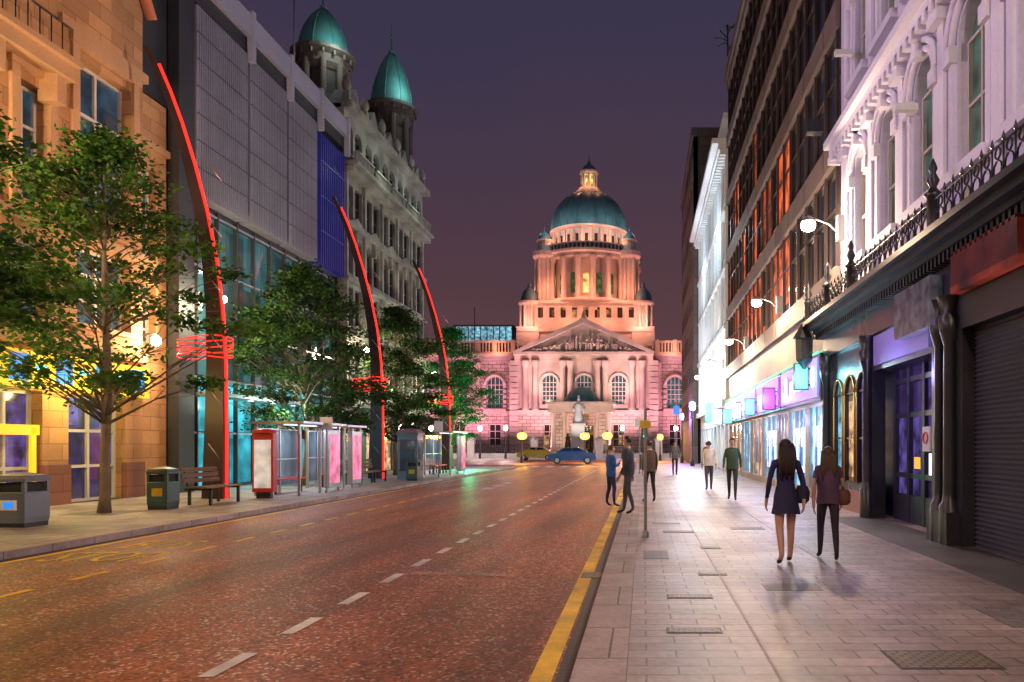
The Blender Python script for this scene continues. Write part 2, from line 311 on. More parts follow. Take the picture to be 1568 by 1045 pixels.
mark(m_yline,-.80,-.64,-12,58)
y=5.33-12*1.22
while y<58: mark(m_wline,-3.17,-3.05,y,y+.62); y+=1.22
y=7.95-12*1.22
while y<50: mark(m_yline,-7.03,-6.92,y,y+.62); y+=1.22
for yy in (28,30,32): mark(m_wline,-6.1,-5.7,yy,yy+1.2)
mark(m_yline,-2.2,-.9,31,31.25); mark(m_yline,-8.98,-8.86,-12,50)
for k in range(7): mark(m_wline,-8.6+k*1.15,-8.0+k*1.15,56,59)
g.done()
tg=G('bus_stop_road_text',(-7.9,11,0)); text_mesh(tg,'lettering','BUS\nSTOP',m_yline,(-7.95,12.0,.006),(0,0,0),.62,.0005,2.2)
sheet('city_hall_forecourt',m_paveL,-70,60,86,170,.0).done()
# ------------------------------------------------------------ LEFT: sandstone building
g=G('sandstone_shop_building',(-15,14,0))
ops=[(8.2,10.6,.12,3.0),(11.2,13.6,.12,3.0),(14.2,16.6,.12,3.0),(17.15,18.75,.12,3.0),(19.6,21.75,.12,3.0),
     (19.9,22.0,8.0,12.0,False,m_glassb),(18.0,18.9,7.6,10.5,False,m_glassb),(15.2,17.0,7.6,10.5,False,m_glassb),(12.2,14.0,7.6,10.5,False,m_glassb),
     (19.9,22.0,4.9,7.0,False,m_glassb),(22.75,23.5,7.4,10.2,False,m_glassb),(22.75,23.5,4.8,6.6,False,m_glassb),(17.6,18.9,4.8,6.7,False,m_glassb)]
g.facade(FL,m_sand,6,22.5,0,13.3,[o for o in ops if o[0]<22.5],.35,m_shopp,m_frame,(2,3),bar=.08,sill=m_sand2)
g.facade(((-15.25,0,0),(0,1,0),(1,0,0)),m_sand,22.5,24.0,0,12.4,[o for o in ops if o[0]>22.5],.3,m_shopw,m_frame,(2,4),bar=.06)
g.box('core',m_core,-27,-15.6,6,24,0,13.2)
g.fbox('cornice',m_sand2,FL,6,19.2,10.9,11.25,-.1,.55); g.fbox('cornice',m_sand2,FL,6,19.2,11.25,11.4,-.1,.7)
for yy in np.arange(8,19.2,1.8): g.fbox('brackets',m_sand2,FL,yy-.15,yy+.15,10.2,10.9,-.05,.45)
g.box('attic_wall',m_sand,-25,-16.2,6,19.2,11.4,19)
for k in np.arange(10,19,.35): g.tube('balcony_railing',m_black,[(-14.5,k,11.4),(-14.5,k,12.2)],.02,4)
g.tube('balcony_railing',m_black,[(-14.5,6,12.2),(-14.5,19.1,12.2)],.03,4)
g.fbox('string_course',m_sand2,FL,6,22.55,4.1,4.45,-.1,.14); g.fbox('string_course',m_sand2,FL,6,22.55,7.1,7.35,-.1,.10)
g.fbox('string_course',m_sand2,FL,19.25,22.6,12.5,12.75,-.1,.12); g.fbox('string_course',m_sand2,FL,22.6,24.05,10.8,11.0,-.35,-.12)
for a,b,c,d in [(19.9,22,8,12),(18.0,18.9,7.6,10.5)]:
    g.fbox('window_surround',m_sand2,FL,a-.25,a-.003,c-.2,d+.25,-.05,.09); g.fbox('window_surround',m_sand2,FL,b+.003,b+.25,c-.2,d+.25,-.05,.09); g.fbox('window_surround',m_sand2,FL,a-.3,b+.3,d+.25,d+.5,-.05,.13)
V=[(-15,19.2,13.3),(-15,22.5,13.3),(-15,22.5,14.6),(-15,20.85,17.2),(-15,19.2,14.6)]; V+=[(-16.2,v[1],v[2]) for v in V]
g.add('gable',m_sand,V,[(0,1,2,3,4),(5,9,8,7,6),(0,5,6,1),(1,6,7,2),(2,7,8,3),(3,8,9,4),(4,9,5,0)])
m_redtrim=M('terracotta_coping',(.4,.12,.06),.6,.2)
for a,b in [((-14.85,19.0,14.5),(-14.85,20.85,17.4)),((-14.85,22.7,14.5),(-14.85,20.85,17.4))]: g.tube('coping',m_redtrim,[a,b],.16,6)
for a,b in [(6,8.2),(10.6,11.2),(13.6,14.2),(16.6,17.15),(18.75,19.6),(21.75,22.5)]: g.fbox('plinth',m_sandred,FL,a-.02,b+.02,.12,1.15,-.1,.06)
g.fbox('shop_fascia',m_yel,FL,8.0,22.6,3.05,3.95,.003,.14)
for a in (17.6,19.0,20.4,21.8): g.fbox('shop_fascia',m_bluesign,FL,a,a+.5,3.2,3.85,.14,.2)
for a in (18.3,19.7,21.2): g.fbox('fascia_lights',m_cyansign,FL,a,a+.25,3.5,3.6,.2,.3)
g.fbox('shop_sign',m_yel,FL,14.3,18.7,1.9,2.15,-.1,-.03); g.fbox('shop_sign',m_yel,FL,18.45,18.6,.3,2.1,-.1,-.03)
g.fbox('recess_slot',m_dark,FL,22.6,24.9,12.45,18,-1.2,-.25)
g.lathe('lantern',m_bulb,-14.6,22.5,[(.02,4.6),(.13,4.7),(.13,4.85),(.02,4.95)],10); g.tube('lantern_arm',m_black,[(-15,22.5,4.95),(-14.6,22.5,5.0)],.03)
g.light('POINT',(-14.3,22.3,4.8),380,(1,.62,.3))
for yy in (11,15.5,19.3): g.light('POINT',(-14.2,yy,3.0),150,(1,.78,.22),.2)
g.box('added_floodlight',m_black,-14.9,-14.5,11.8,12.2,11.5,11.8); g.light('SPOT',(-14.3,12,11.9),4600,(.50,.42,1),.2,(4.9,12,10.5),75)  # added out-of-view fixture and spot, tints the stucco front opposite lavender
g.done()
# ------------------------------------------------------------ LEFT: glass building
g=G('glass_retail_building',(-15,30,0))
g.box('core',m_core,-28,-15.7,24.02,37.2,0,16.9)
cols=[24.3+i*1.25 for i in range(11)]
ops=[(c+.03,min(c+1.22,37.4),z+.04,z+1.88,False,(m_cyan if z<3.9 and 25<c<33.5 else m_teal)) for c in cols[:-1] for z in (.2,2.1,4.0,5.9,7.8)]
FG=((-15.25,0,0),(0,1,0),(1,0,0))
g.facade(FG,m_dark,24.02,37.0,0,9.95,ops,.05,None,None)
for c in cols: g.fbox('mullion_caps',m_framed,FG,c-.03,c+.03,.2,9.9,.003,.10)
for z in (2.04,3.95,5.85,7.75,9.7): g.fbox('transom_caps',m_framem,FG,24.1,36.9,z,z+.07,.003,.08)
for a,b in [(24.95,28.1),(28.35,31.2),(31.45,34.1)]:
    g.fbox('metal_panels',m_panel,FL,a,b,10.0,16.3,-.25,.18)
    k=a+.1
    while k<b-.05: g.fbox('panel_ribs',m_panel,FL,k,k+.035,10.02,16.28,.182,.215); k+=.13
    for zz in (10.9,11.8,12.7,13.6,14.5,15.4): g.fbox('panel_joints',m_dark,FL,a,b,zz,zz+.02,.182,.218)
g.fbox('panel_gap',m_dark,FL,24.02,37.0,9.96,16.9,-.6,-.26)
for k in np.arange(34.5,37.3,.22): g.fbox('blue_fins',m_blue,FL,k,k+.07,10.0,16.0,-.2,.2)
g.fbox('blue_backing',m_blue,FL,34.4,37.3,9.98,16.1,-.26,-.1)
for zz in (11.5,13.1,14.7): g.fbox('blue_rails',m_blue,FL,34.4,37.3,zz,zz+.05,.2,.24)
g.fbox('roof_fascia',m_lav,FL,24.02,37.6,16.95,17.75,-.8,.35); g.fbox('roof_soffit',m_dark,FL,24.02,37.6,16.4,16.95,-.7,.12)
for yy in (28.2,31.3,34.25,37.3): g.fbox('vertical_posts',m_lav,FL,yy-.1,yy+.1,16.0,17.9,.18,.42)
g.fbox('dark_pier',m_dark,FL,24.02,24.85,0,16.4,-.2,.15)
g.fbox('canopy',m_framem,FL,25,37,3.3,3.42,-.1,.9)
for k in np.arange(26,36.5,1.7): g.fbox('canopy_downlights',m_whitelit,FL,k,k+.15,3.27,3.298,.4,.55)
g.tube('antenna',m_galv,[(-15.8,34,17.7),(-15.8,34,22.5)],.04)
g.light('AREA',(-14.6,29,2.9),150,(.3,.85,1),1.2,(-12,29,0))
g.light('POINT',(-13.6,28.3,3.1),260,(.75,1,.75),.2)
g.done()
# ------------------------------------------------------------ LEFT: victorian store
g=G('victorian_department_store',(-17,44,0))
FS=((-15,0,0),(0,1,0),(1,0,0)); y0,y1=37.62,51.0
ops=[]; n=5; bw=(y1-y0)/n
for i in range(n):
    c=y0+bw*(i+.5)
    ops.append((c-bw*.36,c+bw*.36,.12,3.3,False,m_shopw))
    for k,(a,b,ar) in enumerate([(4.6,6.95,.35),(7.75,9.75,False),(10.4,12.5,.5),(13.15,15.0,False),(16.5,18.0,.4)]):
        for s_ in (-1,1): ops.append((c+s_*.6-.47,c+s_*.6+.47,a,b,ar))
g.facade(FS,m_grime,y0,y1,0,18.6,ops,.22,m_glass,m_framed,(1,2),bar=.05,sill=m_grime)
g.facade(((0,51.0,0),(1,0,0),(0,1,0)),m_grime,-30,-15.45,0,18.6,[(x,x+.8,z,z+2) for x in range(-29,-17,2) for z in (4.7,7.8,10.5,13.2,16.2)],.3,m_glass)
g.box('core',m_core,-29,-15.48,y0,50.5,0,18.5)
for zz,d,h in [(3.6,.35,.35),(7.2,.22,.22),(9.95,.25,.22),(12.75,.25,.22),(15.4,.5,.3),(15.75,.7,.2),(18.6,.45,.35)]: g.fbox('cornices',m_grime,FS,y0-.02,y1+.3,zz,zz+h,-.12,d)
for i in range(n+1):
    c=y0+bw*i; c=min(max(c,y0+.22),y1-.22)
    g.fbox('pilasters',m_grime,FS,c-.13,c+.13,3.97,15.38,-.05,.13)
    g.fbox('urns',m_grime,FS,c-.16,c+.16,18.97,19.5,-.1,.22); g.lathe('urns',m_grime,-14.95,c,[(.1,19.5),(.24,19.75),(.22,19.95),(.05,20.3)],8)
for i in range(n):
    c=y0+bw*(i+.5)
    for k in np.arange(c-1.1,c+1.1,.2): g.fbox('balustrade',m_grime,FS,k,k+.09,15.97,16.4,.5,.6)
    g.fbox('balustrade',m_grime,FS,c-1.15,c+1.15,16.4,16.5,.45,.68)
    O=-15; w2=.95
    V=[(O+.1,c-w2,18.97),(O+.1,c+w2,18.97),(O+.1,c,20.1),(O-1.0,c-w2,18.97),(O-1.0,c+w2,18.97),(O-1.0,c,20.1)]
    g.add('dormer_pediments',m_grime,V,[(0,1,2),(3,5,4),(0,2,5,3),(1,4,5,2)])
    for zz in (7.42,12.97):
        V=[(O+.2,c-1.1,zz),(O+.2,c+1.1,zz),(O+.2,c,zz+.42),(O,c-1.1,zz),(O,c+1.1,zz),(O,c,zz+.42)]
        g.add('window_pediments',m_grime,V,[(0,1,2),(3,5,4),(0,2,5,3),(1,4,5,2)])
    g.fbox('bay_keystones',m_grime,FS,c-.1,c+.1,12.0,12.7,-.02,.2)
def turret(g,cx,cy,zb,r,h_drum,h_dome,h_sp,mat):
    z=zb; g.lathe('turret_shaft',mat,cx,cy,[(r*1.15,z-8),(r*1.15,z),(r*1.3,z+.1),(r*1.3,z+.35),(r*1.05,z+.5)],16,False)
    z+=.5
    g.lathe('turret_drum',m_grimed,cx,cy,[(r*.72,z),(r*.72,z+h_drum)],14,False)
    g.lathe('turret_drum',mat,cx,cy,[(r*.98,z),(r*.98,z+h_drum*.18)],14,False)
    for k in range(8):
        a=2*math.pi*(k+.5)/8; g.cyl('turret_columns',mat,cx+r*.92*math.cos(a),cy+r*.92*math.sin(a),z,z+h_drum*.88,r*.14,None,8)
    g.lathe('turret_arches',mat,cx,cy,[(r*.8,z+h_drum*.74),(r*1.0,z+h_drum*.84),(r*1.0,z+h_drum)],16,False)
    z+=h_drum
    g.lathe('turret_cornice',mat,cx,cy,[(r*1.0,z),(r*1.32,z+.15),(r*1.32,z+.32),(r*1.05,z+.4)],20,False)
    for k in range(16):
        a=2*math.pi*k/16; g.cyl('turret_modillions',mat,cx+r*1.18*math.cos(a),cy+r*1.18*math.sin(a),z-.15,z+.1,.07,None,5)
    z+=.4
    pr=[(r*1.0,z)]
    for k in range(1,9):
        t=k/9; pr.append((r*(1.0*math.cos(t*math.pi/2)**.62*(1-.12*t)+.04),z+h_dome*t))
    pr.append((r*.12,z+h_dome)); g.lathe('turret_dome',m_copper,cx,cy,pr,16)
    for k in range(8):
        a=2*math.pi*k/8; g.tube('dome_ribs',m_copper,[(cx+(p[0]+.01)*math.cos(a),cy+(p[0]+.01)*math.sin(a),p[1]) for p in pr],.035,4)
    z+=h_dome
    g.lathe('turret_finial',m_copper,cx,cy,[(r*.12,z),(r*.16,z+.12),(r*.05,z+.25),(.03,z+h_sp)],8)
    g.lathe('turret_finial',m_copper,cx,cy,[(.01,z+h_sp*.5),(.1,z+h_sp*.5+.1),(.01,z+h_sp*.5+.2)],8)
turret(g,-17.6,41.3,19.6,1.28,2.6,2.5,1.3,m_turst)
turret(g,-16.75,50.0,19.6,1.3,3.6,3.6,1.9,m_grimed)
for yy in (39.5,43.5,47.5): g.light('POINT',(-13.2,yy,4.6),300,(1,.93,.72),.2)
for yy in (41,47): g.light('POINT',(-13.6,yy,16.9),60,(.85,1,.85),.2)
for cx_,cy_,z_ in [(-15.9,39.6,22.9),(-14.9,48.4,24.9)]: g.light('POINT',(cx_,cy_,z_),110,(.75,1,.95),.2)
g.done()
# ------------------------------------------------------------ RIGHT: stucco building
g=G('white_stucco_building',(4.9,8,0))
wins=[]; cs=[16.9-1.9*i for i in range(9)]
for c in cs: wins+= [(c-.5,c+.5,5.9,8.4,True,m_glassg),(c-.47,c+.47,10.0,12.6,True,m_glassg),(c-.4,c+.4,14.0,15.8,False,m_glassg)]
g.facade(FR,m_stucco,-2,18.6,4.6,17.5,wins,.22,m_glassg,m_frame,(2,2),bar=.05)
g.box('core',m_core,5.4,16,-2,18.6,0,17.4)
for c in cs:
    for z0,z1,r in [(5.9,8.4,.5),(10.0,12.6,.47)]:
        sp_=z1-r
        for k in (0,1):
            pts=[(4.9-.05-.03*k,c-(r+.1+.14*k)*math.cos(math.pi*t/10),sp_+(r+.1+.14*k)*math.sin(math.pi*t/10)) for t in range(11)]
            g.tube('arch_mouldings',m_stucco2,pts,.06,6)
        g.fbox('keystones',m_stucco2,FR,c-.1,c+.1,z1-.02,z1+.42,-.02,.2)
        for s_ in (-1,1): g.fbox('impost_capitals',m_stucco2,FR,c+s_*(r+.14)-.13,c+s_*(r+.14)+.13,sp_-.28,sp_-.02,-.02,.14); g.fbox('window_jambs',m_stucco2,FR,c+s_*(r+.14)-.08,c+s_*(r+.14)+.08,z0,sp_-.28,-.02,.06)
        g.fbox('window_sills',m_stucco2,FR,c-r-.25,c+r+.25,z0-.2,z0-.03,-.05,.2)
    g.fbox('pilasters',m_stucco2,FR,c+.95-.13,c+.95+.13,5.2,8.45,-.02,.1); g.fbox('pilasters',m_stucco2,FR,c+.95-.12,c+.95+.12,9.7,12.6,-.02,.1)
    g.fbox('pilaster_capitals',m_stucco2,FR,c+.95-.22,c+.95+.22,8.45,8.74,-.02,.24); g.fbox('pilaster_capitals',m_stucco2,FR,c+.95-.2,c+.95+.2,12.6,12.9,-.02,.24)
for z,h,d in [(8.8,.18,.28),(8.98,.16,.42),(9.35,.14,.18),(12.95,.2,.35),(13.15,.18,.55),(16.9,.5,.6)]: g.fbox('cornices',m_stucco2,FR,-2,18.7,z,z+h,-.05,d)
for k in np.arange(-1.8,18.6,.3): g.fbox('dentils',m_stucco2,FR,k,k+.14,8.62,8.79,-.02,.3); g.fbox('dentils',m_stucco2,FR,k,k+.14,12.78,12.94,-.02,.36)
for z,c in [(7.5,13.1),(10.6,17.2)]: g.fbox('cctv_camera',m_whiteb,FR,c,c+.12,z,z+.12,.1,.5)
g.box('added_floodlight',m_black,4.0,4.4,18.3,18.6,9.3,9.6); g.light('SPOT',(3.9,18.5,9.6),4300,(1,.60,.32),.2,(-15,15,8),75)  # added fixture and spot, warms the sandstone front opposite
g.box('added_floodlight',m_black,4.0,4.4,17.3,17.6,13.4,13.7); g.light('SPOT',(3.9,18.4,13.8),2000,(.75,.78,1),.2,(-15,28,13.5),50)  # added fixture and spot, brightens the metal panels opposite
g.done()
g=G('victorian_ironwork_shopfront',(4.8,14,0))
m_dkwood=M('dark_painted_timber',(.03,.03,.045),.3,.2,3,.08)
m_shut=M('roller_shutter',(.11,.11,.13),.4,.15,3,.05,metal=.5)
FQ=((4.88,0,0),(0,1,0),(-1,0,0))
g.fbox('fascia',m_dkwood,FQ,-2,19.9,3.95,4.6,-.35,.12)
g.fbox('core_wall',m_dkwood,FQ,-2,19.9,0,4.6,-.8,-.5)
for a,b in [(8.6,11.3),(5.2,8.1),(1.8,4.8)]:
    V=[];Fa=[];n=46
    for i in range(n*2+1):
        z=.12+(3.4-.12)*i/(n*2); d=.0 if i%2 else .035
        V+=[(5.02-d,a,z),(5.02-d,b,z)]
    for i in range(n*2): Fa.append((2*i,2*i+1,2*i+3,2*i+2))
    g.add('roller_shutter',m_shut,V,Fa,False)
    g.fbox('shutter_housing',m_black,FQ,a,b,3.4,3.95,-.3,.1)
m_sgn=GL('shop_sign_photo',(.02,.02,.03),.12,lit=(1,.10,.03),s=.5,cell=(9,2.5,2),thr=.1,glow=.1,nscale=1.2)
g.fbox('shop_sign',m_sgn,FQ,9.2,11.2,3.9,4.5,.14,.3)
m_sg2=GL('grey_shop_sign',(.06,.06,.07),.15,lit=(.5,.5,.6),s=.15,cell=(9,2.5,2),thr=.1,glow=.4,nscale=4)
g.fbox('shop_sign',m_sg2,FQ,11.9,13.6,3.55,4.35,.14,.34)
for a,b in [(11.3,11.55),(11.75,11.9),(12.1,12.35),(4.8,5.2),(8.1,8.6),(15.75,16.1),(19.3,19.6),(12.35,12.5)]: g.fbox('iron_columns',m_black,FQ,a,b,.12,3.95,-.2,.08)
for a in (11.62,11.98,15.9,4.98,8.3,19.45):
    g.lathe('column_shafts',m_black,4.74,a,[(.16,.12),(.16,.7),(.11,.78),(.1,.9),(.09,3.2),(.15,3.4),(.18,3.6),(.12,3.7),(.2,3.95)],12)
g.fbox('column_plinth',m_black,FQ,11.4,12.2,.12,.62,-.1,.28)
g.fbox('recess_ceiling',m_dkwood,FQ,12.5,15.75,3.2,3.95,-.5,.05)
g.fbox('recess_fascia',E('dim_lavender_sign',(.26,.18,.6),.35),FQ,12.6,15.6,3.3,3.9,.052,.1)
g.fbox('recess_back',m_shopp,FQ,12.5,15.75,.12,3.2,-.5,-.44)
for a in (12.5,13.25,14.0,14.8,15.6): g.fbox('door_frames',m_dkwood,FQ,a,a+.14,.12,3.2,-.44,-.36)
for z in (.12,1.0,2.2,2.9): g.fbox('door_frames',m_dkwood,FQ,12.5,15.75,z,z+(.55 if z<.2 else .1),-.44,-.37)
g.fbox('door_notice',m_whitelit,FQ,13.5,13.75,1.1,1.5,-.36,-.35)
g.fbox('door_notice',E('orange_notice',(1,.4,.05),1.2),FQ,14.2,14.5,1.2,1.42,-.36,-.35)
g.facade(FQ,m_dkwood,16.1,19.3,.12,3.95,[(16.25,17.1,.75,3.3,True,m_shopp),(17.3,18.15,.75,3.3,True,m_shopw),(18.35,19.15,.75,3.3,True,m_shop)],.08,m_shopp,m_black,(1,2),part='arcade_windows',bar=.05)
m_goldf=M('gold_paint',(.5,.3,.08),.4,.1,metal=.4)
for c,r in [(16.675,.43),(17.725,.43),(18.75,.4)]:
    g.tube('arch_trim',m_goldf,[(4.86,c-r*math.cos(math.pi*t/10),2.87+r*math.sin(math.pi*t/10)) for t in range(11)],.03,5)
    for s_ in (-1,1): g.tube('arch_trim',m_goldf,[(4.86,c+s_*r,.8),(4.86,c+s_*r,2.87)],.022,5)
m_redb=M('red_tiled_stallriser',(.3,.1,.08),.4,.15,3,.1); g.fbox('stallriser',m_redb,FQ,16.12,19.28,.12,.6,.002,.06)
for z,h,d in [(4.6,.1,.35),(4.7,.12,.5),(4.82,.1,.62)]: g.fbox('iron_cornice',m_black,FQ,-2,20.1,z,z+h,-.1,d)
for k in np.arange(-2,20,.16): g.fbox('iron_dentils',m_black,FQ,k,k+.07,4.45,4.6,.12,.3)
X=4.4
for k in np.arange(-1.9,20,.3):
    for zc,r in [(5.07,.11),(5.27,.07)]:
        g.tube('cresting',m_black,[(X,k+.12+r*math.cos(t*math.pi/5),zc+r*math.sin(t*math.pi/5)) for t in range(11)],.014,4)
    g.tube('cresting',m_black,[(X,k-.03,4.92),(X,k-.03,5.38)],.014,4); g.lathe('cresting',m_black,X,k-.03,[(.005,5.37),(.03,5.41),(.003,5.5)],5)
g.tube('cresting',m_black,[(X,-2,5.36),(X,20,5.36)],.014,4); g.tube('cresting',m_black,[(X,-2,4.95),(X,20,4.95)],.02,4)
for a in (11.4,15.9,17.9,20.0,6.8,2):
    g.lathe('finials',m_black,X,a,[(.10,4.9),(.10,5.4),(.15,5.45),(.09,5.5),(.05,5.56),(.1,5.66),(.04,5.78),(.07,5.85),(.01,6.0)],8)
g.lathe('corner_lantern',m_black,4.35,20.3,[(.05,3.7),(.22,3.95),(.24,4.5),(.32,4.52),(.12,4.85),(.02,5.1)],6,False)
g.fbox('prohibition_sign',m_whiteb,FQ,12.02,12.32,1.55,1.95,.28,.3)
g.tube('prohibition_ring',M('red_sign_ring',(.6,.02,.02),.5),[(4.57,12.17+.09*math.cos(t*math.pi/8),1.77+.09*math.sin(t*math.pi/8)) for t in range(17)],.012,4)
g.light('POINT',(4.3,14.2,3.0),55,(.5,.4,1),.15); g.light('POINT',(4.2,17.7,3.4),60,(.55,.85,1),.15)
g.done()
# ------------------------------------------------------------ RIGHT: modernist block
g=G('modernist_office_building',(4.9,31,0))
y0,y1=18.65,43.0
ops=[]; k=y0+.3
while k<y1-1.1:
    for fl in range(5):
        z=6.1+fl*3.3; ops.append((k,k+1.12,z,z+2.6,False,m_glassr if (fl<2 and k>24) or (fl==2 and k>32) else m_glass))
    k+=1.2
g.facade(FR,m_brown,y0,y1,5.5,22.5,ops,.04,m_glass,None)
g.box('core',m_core,5.3,18,y0,y1,0,22.4)
k=y0+.2
while k<y1: g.fbox('fins',m_brown,FR,k-.03,k+.05,5.9,22.3,-.02,.06); k+=1.2
for fl in range(6):
    z=5.5+fl*3.3; g.fbox('spandrel_bands',m_brownl,FR,y0,y1,z-.05,z+.6,.0025,.14)
    kk=y0+1.2
    while kk<y1-.5: g.fbox('spandrel_joints',m_dark,FR,kk,kk+.05,z,z+.56,.142,.148); kk+=2.4
for fl in range(5):
    z=6.1+fl*3.3; g.fbox('transoms',m_brown,FR,y0,y1,z+1.5,z+1.56,-.03,.03)
g.fbox('parapet',m_brownl,FR,y0,y1,22.4,22.9,-.3,.25)
sh=[(19.9,22.2,.35,2.8,False,m_shop),(22.7,25.2,.35,2.8,False,m_shop),(25.5,27.3,.12,2.8,False,m_shopw),(27.6,30.6,.35,2.8,False,m_shop),(31.0,34,.35,2.8,False,m_shopw),(34.4,37.2,.35,2.8,False,m_shop),(37.6,42.4,.35,2.8,False,m_shopw)]
g.facade(FR,m_cream,y0+1.0,y1,0,5.5,sh,.08,m_shop,m_framem,(3,1),part='shopfronts',bar=.05)
m_grt=E('green_trim_light',(.1,1,.5),1.2)
for a,b,m in [(19.9,25.4,m_lavsign),(25.7,30.8,m_purple),(31,37.4,m_lavsign),(37.7,42.6,m_whitelit)]:
    g.fbox('shop_fascias',m_framed,FR,a-.05,b+.05,2.85,4.1,.003,.22); g.fbox('shop_fascia_panels',m,FR,a+.1,b-.1,2.95,4.0,.22,.27)
    g.fbox('fascia_trim_light',m_grt,FR,a,b,4.11,4.15,.15,.25)
for a in (20.4,21.3,22.9,24.2): g.lathe('fascia_logo_letters',m_whitelit,4.6,a,[(.01,3.2),(.05,3.25),(.05,3.75),(.01,3.8)],6,False)
for a,b in [(19.9,22.2),(22.7,25.2),(27.6,30.6)]:
    for k in range(2):
        c=a+(b-a)*(.3+.4*k); g.fbox('window_posters',m_whitelit,FR,c-.3,c+.3,.8,2.2,-.06,-.05); g.fbox('poster_art',m_bluesign,FR,c-.2,c+.2,1.0,1.6,-.05,-.045)
for yy in (21,24,28.5): g.light('POINT',(4.3,yy,2.4),70,(.5,.6,1),.2)
for yy in (22.5,29): g.light('POINT',(4.0,yy,3.6),50,(.5,.25,1),.2)
for t,c in [('EXPRESS',22.6),('THE CARD SHOP',28.2),('OPTICIAN',34.2)]: text_mesh(g,'shop_name',t,m_whitelit,(4.62,c,3.25),(math.radians(90),0,math.radians(-90)),.55,.02)
g.done()
for (yy,z0,z1,mm,w_) in [(20.6,3.2,3.85,m_cyansign,.4),(26.0,2.9,3.6,m_purple,.45),(30.5,2.9,3.5,m_cyansign,.4),(35,2.9,3.6,m_whitelit,.45),(39,2.8,3.5,m_cyansign,.5),(45,2.9,3.8,m_whitelit,.6),(50,3.2,4.4,m_cyansign,.7)]:
    x0=4.12
    q=G('projecting_shop_sign',(4.5,yy,3.4)); q.box('case',m_framed,x0,x0+w_,yy-.09,yy+.09,z0-.04,z1+.04); q.box('lit_face',mm,x0+.04,x0+w_-.04,yy-.094,yy-.09,z0,z1); q.box('lit_face_back',mm,x0+.04,x0+w_-.04,yy+.09,yy+.094,z0,z1)
    q.tube('bracket',m_black,[(x0+w_,yy,z1-.1),(4.9,yy,z1-.1)],.025); q.tube('bracket',m_black,[(x0+w_,yy,z0+.1),(4.9,yy,z0+.1)],.025)
    q.light('POINT',(4.2,yy-.5,(z0+z1)/2),50,(.3,.9,1) if mm is m_cyansign else (.7,.6,1)); q.done()
# ------------------------------------------------------------ RIGHT: white building & brown tower
g=G('white_rendered_building',(4.9,54,0)); y0,y1=43.02,64
ops=[]
for i in range(9):
    c=y0+1.2+i*2.3
    for z0,z1,ar in [(5.2,7.6,True),(9,11.2,False),(12.6,14.6,False),(16,17.8,.4)]: ops.append((c-.5,c+.5,z0,z1,ar))
    ops.append((c-.8,c+.8,.12,2.9,False,m_shop if i%2 else m_shopw))
g.facade(FR,m_whiteb,y0,y1,0,20.4,ops,.2,m_glass,m_frame,(1,2),bar=.05,sill=m_whiteb)
g.box('core',m_core,5.4,18,y0,y1,0,20.3)
for z,h,d in [(3.9,.4,.4),(8.3,.25,.3),(11.8,.2,.25),(15.1,.25,.3),(18.6,.35,.6),(18.95,.3,.95),(20.4,.3,.3)]: g.fbox('cornices',m_whiteb,FR,y0,y1+.1,z,z+h,-.1,d)
for i in range(10): g.fbox('pilasters',m_whiteb,FR,y0+.05+i*2.3,y0+.3+i*2.3,4.3,18.6,-.05,.2)
for k in np.arange(y0,y1,.5): g.fbox('modillions',m_whiteb,FR,k,k+.2,18.3,18.6,-.02,.5)
for yy in (45,52,59): g.light('POINT',(3.0,yy,5.6),700,(.8,.95,1),.2)
for yy in (47,57): g.light('POINT',(3.2,yy,15),420,(.7,.9,1),.2)
g.done()
g=G('brown_office_tower',(4.9,76,0))
ops=[(64.6+i*2.4,66.2+i*2.4,z,z+1.7) for i in range(8) for z in np.arange(4,27,3.2)]
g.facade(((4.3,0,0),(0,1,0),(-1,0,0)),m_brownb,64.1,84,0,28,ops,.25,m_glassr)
g.facade(((4.3,64.1,0),(1,0,0),(0,-1,0)),m_brownb,0,14,20,28,[(i,i+1.4,z,z+1.8) for i in (1.5,4,6.5,9) for z in (22,25)],.3,m_glass)
g.box('core',m_core,4.8,18,64.6,83.5,0,27.9); g.box('parapet',m_brownb,4.1,18.3,63.9,84.2,28,28.7)
g.done()
g=G('rooftop_sculpture',(4.9,43,22.9))
g.tube('stem',m_black,[(4.6,41,22.9),(4.6,41,24.6)],.05)
for k in range(9):
    a=k*.9; g.tube('branches',m_black,[(4.6,41,23.3+.14*k),(4.6+.5*math.cos(a),41+.5*math.sin(a),23.6+.14*k),(4.6+.7*math.cos(a+.5),41+.7*math.sin(a+.5),23.4+.14*k)],.03,4)
g.done()
# ------------------------------------------------------------ wall lamps
def wall_lamp(y,side=1,z=7.0,power=1000,col=(1,.70,.46),reach=.95):
    xw=4.9 if side>0 else -15; s_=-1 if side>0 else 1; xl=xw+s_*reach
    g=G('wall_street_lamp',(xw,y,z))
    g.box('wall_plate',m_galv,min(xw,xw+s_*.26),max(xw,xw+s_*.26),y-.1,y+.1,z-.45,z+.15)
    g.tube('arm',m_galv,[(xw+s_*.2,y,z-.3),(xw+s_*.45,y,z-.05),(xl-s_*.2,y,z+.06),(xl,y,z+.07)],.022,8)
    g.lathe('head',m_galv,xl,y,[(.05,z+.14),(.14,z+.07),(.17,z-.0)],12); g.lathe('bulb',m_bulb,xl,y,[(.15,z-.005),(.18,z-.08),(.15,z-.17),(.06,z-.22),(.01,z-.23)],12)
    g.light('POINT',(xl+s_*.1,y,z-.42),power,col,.16); g.done()
for yy,zz,p in [(18.0,7.0,950),(26.2,6.7,760),(34.6,6.5,720),(44.5,6.6,700),(55,6.7,700)]: wall_lamp(yy,1,zz,p)
for yy in (1.0,-7): wall_lamp(yy,1,8.0,1150,(1,.72,.58),1.9)
for yy in (4,13,-6): wall_lamp(yy,-1,8.5,1400,(1,.68,.38))
